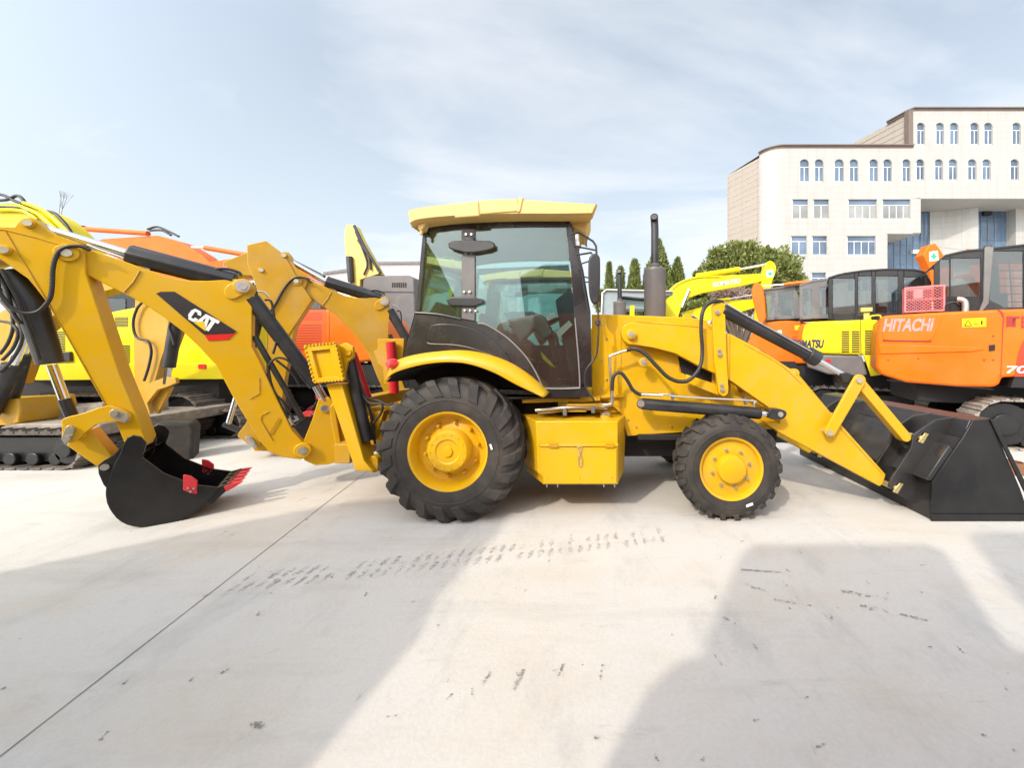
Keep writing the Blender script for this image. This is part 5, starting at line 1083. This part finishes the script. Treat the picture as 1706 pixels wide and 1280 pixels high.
# ------------------------------------------------------------------ office building
BY = 37.0
WALL = bpy.data.materials.new('tiled_wall'); WALL.use_nodes = True
def wallmat(m, col, streak=True):
    t = m.node_tree; p = t.nodes['Principled BSDF']; L = t.links.new; p.inputs['Roughness'].default_value = .7
    g = t.nodes.new('ShaderNodeNewGeometry'); sp_ = t.nodes.new('ShaderNodeSeparateXYZ'); L(g.outputs['Position'], sp_.inputs[0])
    cb_ = t.nodes.new('ShaderNodeCombineXYZ'); ad = t.nodes.new('ShaderNodeMath'); L(sp_.outputs[0], ad.inputs[0]); L(sp_.outputs[1], ad.inputs[1]); L(ad.outputs[0], cb_.inputs[0]); L(sp_.outputs[2], cb_.inputs[1])
    br = t.nodes.new('ShaderNodeTexBrick'); br.inputs['Scale'].default_value = 1; br.inputs['Brick Width'].default_value = .9; br.inputs['Row Height'].default_value = .6; br.inputs['Mortar Size'].default_value = .02; br.offset = 0
    br.inputs['Color1'].default_value = (*col, 1); br.inputs['Color2'].default_value = (col[0]*.95, col[1]*.94, col[2]*.93, 1); br.inputs['Mortar'].default_value = (col[0]*.82, col[1]*.81, col[2]*.8, 1)
    L(cb_.outputs[0], br.inputs['Vector'])
    mp = t.nodes.new('ShaderNodeMapping'); mp.inputs['Scale'].default_value = (1.6, 1.6, .18); L(g.outputs['Position'], mp.inputs[0])
    n = t.nodes.new('ShaderNodeTexNoise'); n.inputs['Scale'].default_value = 1.2; n.inputs['Detail'].default_value = 8; n.inputs['Roughness'].default_value = .7; L(mp.outputs[0], n.inputs['Vector'])
    r = t.nodes.new('ShaderNodeMapRange'); r.inputs[1].default_value = .45; r.inputs[2].default_value = .75; r.inputs[4].default_value = .45; L(n.outputs['Fac'], r.inputs[0])
    mi = t.nodes.new('ShaderNodeMixRGB'); mi.inputs[2].default_value = (.3, .27, .23, 1); L(r.outputs[0], mi.inputs[0]); L(br.outputs['Color'], mi.inputs[1]); L(mi.outputs[0], p.inputs['Base Color'])
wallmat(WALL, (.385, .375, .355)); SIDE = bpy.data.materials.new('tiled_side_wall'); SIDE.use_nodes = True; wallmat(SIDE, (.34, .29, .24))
CORN = mat('brown_cornice', (.15, .11, .09), .6, var=.15, vscale=.5); FRM = mat('white_window_frame', (.72, .72, .72), .5)
bld = thing('office_building', 'pale tiled office building with arched upper windows and brown cornices', 'building', (25, 38, 0))
bpl = Y(BY)
def wallgrid(x0, x1, y0, y1, holes, pl=bpl, dep=.22, m_=WALL):
    """px rectangle with px rectangular holes (x0,y0,x1,y1); arched holes get spandrels"""
    xs = sorted(set([x0, x1]+[h[0] for h in holes]+[h[2] for h in holes])); ys = sorted(set([y0, y1]+[h[1] for h in holes]+[h[3] for h in holes])); g = M()
    for i in range(len(xs)-1):
        for k in range(len(ys)-1):
            cx_, cy_ = (xs[i]+xs[i+1])/2, (ys[k]+ys[k+1])/2
            if any(h[0] < cx_ < h[2] and h[1] < cy_ < h[3] for h in holes): continue
            g.add([pl.at(xs[i], ys[k]), pl.at(xs[i+1], ys[k]), pl.at(xs[i+1], ys[k+1]), pl.at(xs[i], ys[k+1])], [[0, 1, 2, 3]])
    for h in holes:
        c = [pl.at(h[0], h[1]), pl.at(h[2], h[1]), pl.at(h[2], h[3]), pl.at(h[0], h[3])]; d = V(0, dep, 0)
        g.add(c+[p+d for p in c], [[i, (i+1) % 4, (i+1) % 4+4, i+4] for i in range(4)])
        if h[4]:
            r = (h[2]-h[0])/2; mxx = (h[0]+h[2])/2
            for s in (-1, 1):
                arc = [(mxx+s*r*math.cos(a), h[1]+r-r*math.sin(a)) for a in [math.pi/2*k/6 for k in range(7)]]
                g.prism(pl, [(mxx+s*r, h[1])]+arc, .003, dep)
    go = g.build('wall', m_, bld)
    for h in holes:
        cur = h[5] if len(h) > 5 else 0
        f = M(); t_ = .9
        def fr_(a, b, c, d): f.prism(pl, [(a, b), (c, b), (c, d), (a, d)], dep-.08, dep-.02)
        fr_(h[0], h[1], h[0]+t_, h[3]); fr_(h[2]-t_, h[1], h[2], h[3]); ym = h[1]+(h[3]-h[1])*(.34 if h[4] else .28)
        fr_(h[0]+t_, h[3]-t_, h[2]-t_, h[3]); fr_(h[0]+t_, ym, h[2]-t_, ym+t_)
        nn = 2 if h[2]-h[0] < 35 else 4
        for q_ in range(1, nn): xx = h[0]+(h[2]-h[0])*q_/nn; fr_(xx-.45, ym+t_, xx+.45, h[3]-t_)
        if not h[4]: fr_(h[0]+t_, h[1], h[2]-t_, h[1]+t_)
        wo = f.build('window', FRM, bld)
        M().prism(pl, [(h[0], h[1]), (h[2], h[1]), (h[2], ym), (h[0], ym)], dep-.05, dep-.03).build('pane', BGL, wo)
        M().prism(pl, [(h[0], ym), (h[2], ym), (h[2], h[3]), (h[0], h[3])], dep-.05, dep-.03).build('pane', CURT if cur else BGL, wo)
ar = lambda xs, a, b: [(x0, a, x1, b, True, 0) for x0, x1 in xs]
rowB = [(1332, 1348), (1357, 1372), (1390, 1406), (1415, 1430), (1448, 1463), (1471, 1486), (1503, 1517)]
rowBr = [(1526, 1540), (1557, 1571), (1580, 1595), (1612, 1627), (1636, 1651), (1683, 1698), (1708, 1723), (1742, 1757)]
rowA = [(1527, 1541), (1559, 1573), (1582, 1597), (1616, 1631), (1639, 1654), (1686, 1701), (1711, 1726), (1745, 1760)]
holesL = ar(rowB, 265, 303)+[(a, 332, b, 365, False, 1) for a, b in ((1320, 1346), (1355, 1381), (1413, 1461), (1470, 1517))]
wallgrid(1306, 1521, 246, 388, holesL)
wallgrid(1306, 1477, 388, 614, [(a, 393, b, 425, False, 0) for a, b in ((1318, 1344), (1353, 1378), (1411, 1459))]+[(a, 454, b, 486, False, 0) for a, b in ((1318, 1342), (1352, 1376), (1411, 1459))])
wallgrid(1521, 1800, 182, 330, ar(rowA, 204, 241)+ar(rowBr, 265, 300))
g = M(); g.prism(bpl, [(1521, 330), (1534, 331), (1534, 388), (1521, 388)], 0, 3.5); g.prism(bpl, [(1477.2, 388), (1521, 388), (1521, 389.5), (1477.2, 389.5)], 0.01, 3.4); g.prism(bpl, [(1477, 390), (1478.5, 390), (1478.5, 614), (1477, 614)], .01, 3.4); g.prism(bpl, [(1534, 329), (1800, 329), (1800, 331), (1534, 331)], .01, 3.4); g.build('soffit', WALL, bld)
# rounded corner and side walls
pA = bpl.at(1306, 246); r_c = 1.9; pts = []
for k in range(9):
    a = math.pi/2*k/8*.82; pts.append(V(pA.x-r_c*math.sin(a), BY+r_c*(1-math.cos(a)), 0))
endp = pts[-1]; far_ = V(15.55, 42.0, 0); zt_ = pA.z
g = M(); pl_ = pts+[far_]
for i in range(len(pts)-1): g.add([V(pts[i].x, pts[i].y, 0), V(pts[i+1].x, pts[i+1].y, 0), V(pts[i+1].x, pts[i+1].y, zt_), V(pts[i].x, pts[i].y, zt_)], [[0, 1, 2, 3]])
g.build('corner_wall', WALL, bld, 0, 50)
g = M(); far2 = endp+(far_-endp).normalized()*4.3; g.add([V(endp.x, endp.y, 0), V(far2.x, far2.y, 0), V(far2.x, far2.y, zt_-.3), V(endp.x, endp.y, zt_-.3)], [[0, 1, 2, 3]])
g.add([V(far2.x, far2.y, 0), V(far2.x+14, far2.y+10, 0), V(far2.x+14, far2.y+10, zt_-.3), V(far2.x, far2.y, zt_-.3)], [[0, 1, 2, 3]])
uA = bpl.at(1521, 184); uB = uA+V(-2.6, 8.5, 0); uB.z = uA.z; zl = zt_-.2
g.add([V(uA.x, uA.y+.02, zl), V(uB.x, uB.y, zl), uB, uA+V(0, .02, 0)], [[0, 1, 2, 3]])
g.build('side_wall', SIDE, bld)
g = M()                                                  # louvre-like tile courses on the side wall
for k in range(34):
    z = zt_-.6-k*.6
    a = V(endp.x, endp.y, z); b = V(far2.x, far2.y, z); g.tube([a, b], .035, 4)
g.build('tile_courses', WALL, bld); g = M()
for k in range(6):
    z = uA.z-.5-k*.6; g.tube([V(uA.x-.03, uA.y+.1, z), V(uB.x-.03, uB.y, z)], .035, 4)
g.build('tile_courses', WALL, bld)
# roofs and cornices
g = M(); path = [V(endp.x, endp.y, zt_)]+[V(p.x, p.y, zt_) for p in pts[::-1]]+[V(uA.x, BY, zt_)]
def cornice(g, path, sc_=1):
    n = len(path)
    for (o, z0_, z1_) in ((.06, -.02, .16), (.2, .16, .26)):
        vs = []
        for i, p in enumerate(path):
            d = (path[min(i+1, n-1)]-path[max(i-1, 0)]).normalized(); nn = V(d.y, -d.x, 0)
            vs += [p+nn*o+V(0, 0, z0_), p+nn*o+V(0, 0, z1_), p-nn*.3+V(0, 0, z1_), p-nn*.3+V(0, 0, z0_)]
        g.add(vs, [[4*i+a, 4*i+(a+1) % 4, 4*i+4+(a+1) % 4, 4*i+4+a] for i in range(n-1) for a in range(4)]+[[0, 1, 2, 3], [4*n-4, 4*n-3, 4*n-2, 4*n-1]])
cornice(g, path)
uR = bpl.at(1800, 182)
cornice(g, [uA+V(-.8, 2.2, 0), uA+V(-.25, .5, 0), uA+V(0, 0, 0), V(uR.x, BY, uA.z)])
g.prism(bpl, [(1514, 182), (1521.5, 182), (1521.5, 246), (1514, 246)], -.02, .5)
g.build('cornice', CORN, bld)
g = M(); g.add([V(p.x, p.y, zt_-.02) for p in pts]+[far2+V(0, 0, zt_-.3), V(45, 60, zt_-.3), V(60, BY+.5, zt_-.3)], [list(range(len(pts)+3))]); g.add([uA, uB, V(60, 46, uA.z), V(60, BY, uA.z)], [[0, 1, 2, 3]]); g.build('flat_roof', CORN, bld)
# recessed glazed part on the right
rpl = Y(BY+3.4)
g = M(); g.prism(rpl, [(1470, 330), (1800, 330), (1800, 614), (1470, 614)], .25, .6); g.build('recess_wall', WALL, bld)
def curtain(x0, x1, y0, y1, nx, ny):
    o = M().prism(rpl, [(x0, y0), (x1, y0), (x1, y1), (x0, y1)], .12, .2).build('curtain_wall', BGL, bld)
    f = M()
    for i in range(nx+1): x = x0+(x1-x0)*i/nx; f.prism(rpl, [(x-.25, y0), (x+.25, y0), (x+.25, y1), (x-.25, y1)], .06, .12)
    for i in range(ny+1): y = y0+(y1-y0)*i/ny; f.prism(rpl, [(x0, y-.25), (x1, y-.25), (x1, y+.25), (x0, y+.25)], .07, .115)
    f.build('mullions', mat('blue_mullion', (.14, .22, .33), .4), o)
curtain(1479, 1533, 392, 520, 5, 8); curtain(1534.5, 1547, 338, 470, 2, 7); curtain(1612, 1692, 330, 520, 7, 11)
g = M()
ps = [V(bpl.at(1548, 400).x+2.3*(1-math.cos(a)), BY+3.6-2.6*math.sin(a), 0) for a in [math.pi/2*k/6 for k in range(7)]]
zt2 = bpl.at(0, 331).z
xe = rpl.at(1611, 400).x
P2_ = [V(rpl.at(1549, 400).x, BY+3.4, 0), V(rpl.at(1572, 400).x, BY+3.3, 0), V(rpl.at(1585, 400).x, BY+2.9, 0), V(rpl.at(1600, 400).x, BY+2.4, 0), V(xe, BY+2.2, 0), V(xe, BY+3.6, 0)]
for i in range(len(P2_)-1): g.add([P2_[i], P2_[i+1], P2_[i+1]+V(0, 0, zt2), P2_[i]+V(0, 0, zt2)], [[0, 1, 2, 3]])
g.prism(rpl, [(1692.5, 330), (1712, 330), (1712, 560), (1692.5, 560)], -.8, .2); g.build('curved_wall', WALL, bld, 0, 40)
for (a, b, c, d) in ((1684, 345, 1691, 372), (1608, 398, 1616, 415), (1680, 395, 1688, 420)): M().prism(rpl, [(a, b), (c, b), (c, d), (a, d)], .0, .05).build('window_frame', FRM, bld)
M().prism(Y(BY+3.2), [(1640, 352), (1653, 352), (1653, 358), (1640, 358)], 0, .5).build('air_conditioner', DK, bld); M().prism(Y(BY+3.2), [(1521, 416), (1535, 416), (1535, 422), (1521, 422)], 0, .5).build('air_conditioner', FRM, bld)
# warehouse far left
wh = thing('warehouse', 'long low pale warehouse seen behind the grey engine hood', 'building', (-30, 62, 0))
wp = Y(60)
M().prism(wp, [(520, 470), (540, 452), (600, 446), (620, 437), (760, 436), (760, 600), (520, 600)], 0, 20).build('wall', mat('pale_cladding', (.62, .56, .52), .7, var=.06), wh)
M().prism(wp, [(538, 453), (600, 445), (600, 449), (538, 457)], -.4, 0).prism(wp, [(618, 436), (760, 435), (760, 439), (618, 440)], -.4, 0).build('roof_edge', GRY, wh)

# ------------------------------------------------------------------ trees
def leafmat(name, c1, c2):
    m = bpy.data.materials.new(name); m.use_nodes = True; t = m.node_tree; p = t.nodes['Principled BSDF']; p.inputs['Roughness'].default_value = .65; p.inputs['Specular IOR Level'].default_value = .2
    g = t.nodes.new('ShaderNodeNewGeometry'); r = t.nodes.new('ShaderNodeMixRGB'); r.inputs[1].default_value = (*c1, 1); r.inputs[2].default_value = (*c2, 1)
    t.links.new(g.outputs['Random Per Island'], r.inputs[0]); t.links.new(r.outputs[0], p.inputs['Base Color']); return m
LF1 = leafmat('cypress_foliage', (.08, .11, .025), (.22, .24, .07)); LF2 = leafmat('broadleaf_foliage', (.085, .115, .028), (.30, .32, .10)); LF3 = leafmat('reddish_shrub_foliage', (.20, .13, .10), (.42, .33, .28))
BARK = mat('bark', (.12, .09, .07), .9, bump=.4)
def crown(fn, n, size, m_, parent, nm='crown'):
    vs = []; fs = []
    for i in range(n):
        p, out_ = fn(); s = size*random.uniform(.6, 1.4)
        d = (out_+V(random.gauss(0, .6), random.gauss(0, .6), random.gauss(.25, .5))).normalized(); a = d.cross(V(random.gauss(0, 1), random.gauss(0, 1), random.gauss(0, 1))).normalized()
        b = len(vs); vs += [p-a*s*.35, p+d*s*.5, p+a*s*.35, p+d*s*1.1]; fs.append([b, b+2, b+1]); fs.append([b, b+1, b+3]) if 0 else fs.append([b+1, b+2, b+3])
        q = a.cross(d).normalized(); b = len(vs); vs += [p-q*s*.3, p+q*s*.3, p+d*s]; fs.append([b, b+1, b+2])
    g = M(); g.v = vs; g.f = fs; me = bpy.data.meshes.new(nm); org = ORG[parent]; me.from_pydata([tuple(v-org) for v in vs], [], fs); me.materials.append(m_)
    o = bpy.data.objects.new(nm, me); COL.objects.link(o); o.parent = parent; return o
def cypress(px, ytop, wpx, Yd, label):
    x = (px-VX)/F*Yd; H = CAMH+(VY-ytop)/F*Yd; Rw = wpx/2/F*Yd*1.3
    t = thing('cypress_tree', label, 'tree', (x, Yd, 0), 'row of cypress trees')
    M().tube([V(x, Yd, 0), V(x, Yd, H*.9)], [.12, .02], 8).build('trunk', BARK, t)
    ph = [random.uniform(0, 6.28) for _ in range(4)]
    def fn():
        h = random.random()**.7; r = Rw*min(1, (1-h)*2.9)**.62*.82*(.85+.15*math.sin(h*17+ph[0]))
        a = random.uniform(0, 2*math.pi); r *= (1+.18*math.sin(3*a+ph[1]+h*9))*(random.random()**.25)
        return V(x+r*math.cos(a), Yd+r*math.sin(a), .4+h*(H-.6)), V(math.cos(a)*.5, math.sin(a)*.5, 1.2)
    crown(fn, 4200, .24, LF1, t)
for i, (px, yt, wp_, lab) in enumerate(((1015, 436, 15, 'narrow cypress, leftmost of the row beside the mirror'), (1034, 443, 22, 'short cypress, second from the left in the row'), (1057, 431, 31, 'broad cypress with twin tips left of the upright muffler'), (1098, 397, 44, 'tallest cypress, rising right behind the exhaust pipe'), (1129, 428, 28, 'cypress at the right end of the row, before the round tree'), (1078, 445, 24, 'low cypress hidden mostly behind the upright muffler'))):
    cypress(px, yt, wp_, 27+i*.3, lab)
def tree(name, label, cat, lobes, Yd, m_, n, size, trunk=True, grp=None):
    cx_ = sum(l[0] for l in lobes)/len(lobes); X = (cx_-VX)/F*Yd
    t = thing(name, label, cat, (X, Yd, 0), grp); L = []
    for (px, py, rx, ry) in lobes: L.append((V((px-VX)/F*Yd, Yd+random.uniform(-.8, .8), CAMH-(py-VY)/F*Yd), rx/F*Yd, ry/F*Yd))
    g = M(); g.tube([V(X, Yd, 0), V(X+.1, Yd, 1.5)], [.22, .16], 8)
    for c, a, b in L: g.tube([V(X+.1, Yd, 1.5), (V(X, Yd, 1.5)+c)/2+V(0, 0, .2), c], [.1, .07, .03], 6)
    g.build('trunk', BARK, t); tot = sum(a*b for _, a, b in L)
    def fn():
        r = random.random()*tot
        for c, a, b in L:
            r -= a*b
            if r <= 0: break
        d = V(random.gauss(0, 1), random.gauss(0, 1), random.gauss(0, 1)).normalized(); k = random.random()**.22
        if math.sin(d.x*9+c.z*5)*math.sin(d.z*11+c.x*4)*math.sin(d.y*8) > .35: k *= .8
        k *= 1+.2*math.sin(d.x*7+c.x*3)*math.sin(d.z*8+c.z)
        return V(c.x+d.x*a*k, c.y+d.y*a*k, c.z+d.z*b*k), d
    crown(fn, n, size, m_, t)
random.seed(11)
lob = [(1245, 470, 55, 48), (1195, 480, 38, 34), (1290, 462, 42, 46), (1235, 432, 42, 30), (1315, 480, 24, 40), (1270, 428, 34, 26), (1175, 492, 22, 26), (1210, 452, 30, 28)]
for i in range(14): lob.append((random.uniform(1170, 1320), random.uniform(425, 500)+abs(0), 16, 13))
lob += [(1182, 462, 22, 24), (1172, 478, 18, 20)]
lob = [l for l in lob if l[1]-l[3] > 400+abs(l[0]-1245)*.35-6]
tree('broadleaf_tree', 'round bushy olive green tree in front of the office building', 'tree', lob, 25, LF2, 26000, .20)
tree('shrub', 'reddish grey shrub below the lemon boom on the right', 'shrub', [(1205, 500, 26, 16), (1235, 492, 26, 18), (1260, 505, 20, 16)], 19, LF3, 5000, .12)
tree('shrub', 'low green shrub behind the nearest hood', 'shrub', [(1170, 512, 22, 14), (1145, 515, 20, 12), (1195, 516, 18, 12)], 18, LF2, 4500, .11)
tree('shrub', 'small olive shrub at the foot of the cypress row', 'shrub', [(1120, 498, 24, 20), (1150, 482, 20, 16)], 24, LF2, 5000, .15)
tree('shrub', 'dark clipped shrub under the cypresses beside the cab mirror', 'shrub', [(1006, 500, 16, 20), (1040, 505, 30, 18)], 24, LF2, 4500, .15)
bt_r = thing('bare_tree', 'leafless thin tree far behind the orange boom at upper left', 'tree', ((97-VX)/F*40, 40, 0)); g = M(); X = (97-VX)/F*40
def br(p, d, l, r, k):
    q = p+d*l; g.tube([p, q], [r, r*.6], 5)
    if k: 
        for _ in range(3): br(q, (d+V(random.gauss(0, .16), random.gauss(0, .16), random.gauss(.1, .1))).normalized(), l*(.15 if l > 10 else .55), r*.5, k-1)
br(V(X, 40, 0), V(0, 0, 1), 14.8, .05, 3); g.build('trunk', BARK, bt_r)

# ------------------------------------------------------------------ machines behind the photographer (they cast the foreground shadows)
def plant(label, sil, cabs, y0, dep, m_, loc, extra=()):
    t = thing('excavator', label, 'excavator', loc, 'excavators behind the photographer'); ex_ = lambda d: V(-.62*d, -d, 0)
    M().prism3([V(x, y0, z) for x, z in sil], ex_(dep)).build('body', m_, t, .08, seg=4)
    for c in cabs: M().prism3([V(x, y0-.03, z) for x, z in c], ex_(1.0)).build('cab', BLK, t, .06, seg=3)
    xs = [p[0] for p in sil]; track(t, min(xs), max(xs), y0-.5, .5, .4); track(t, min(xs)-.62*dep, max(xs)-.62*dep, y0-dep, .5, .4)
    for e in extra: M().prism3([V(x, y0-.1, z) for x, z in e], ex_(.4)).build('boom', m_, t, .06, seg=3)
    return t
plant('orange excavator right behind the photographer, casting the cab shaped shadow', [(-1.30, .8), (3.6, .8), (3.6, 2.5), (-1.0, 2.52), (-1.22, 2.46), (-1.3, 2.3)], [[(-1.03, 2.4), (-1.17, 3.5), (-1.05, 3.60), (.40, 3.60), (.52, 3.5), (.57, 2.4)]], -.60, 2.2, ORA, (1, -2, 0), [[(.82, 2.4), (.75, 3.75), (.82, 3.86), (4.2, 3.9), (4.2, 2.4)]])
plant('yellow excavator behind the photographer to the left, casting the broad shadow', [(-8.6, .8), (-2.15, .8), (-2.44, 1.94), (-2.8, 2.65), (-3.4, 3.3), (-4.2, 3.4), (-8.6, 2.9)], [], -.6, 2.2, LEM, (-5, -2, 0), [[(-2.95, 2.71), (-3.45, 3.75), (-3.9, 4.5), (-4.6, 4.75), (-5.8, 4.5), (-6.25, 3.95), (-6.7, 3.25), (-7.2, 3.0), (-6.6, 2.5)]])
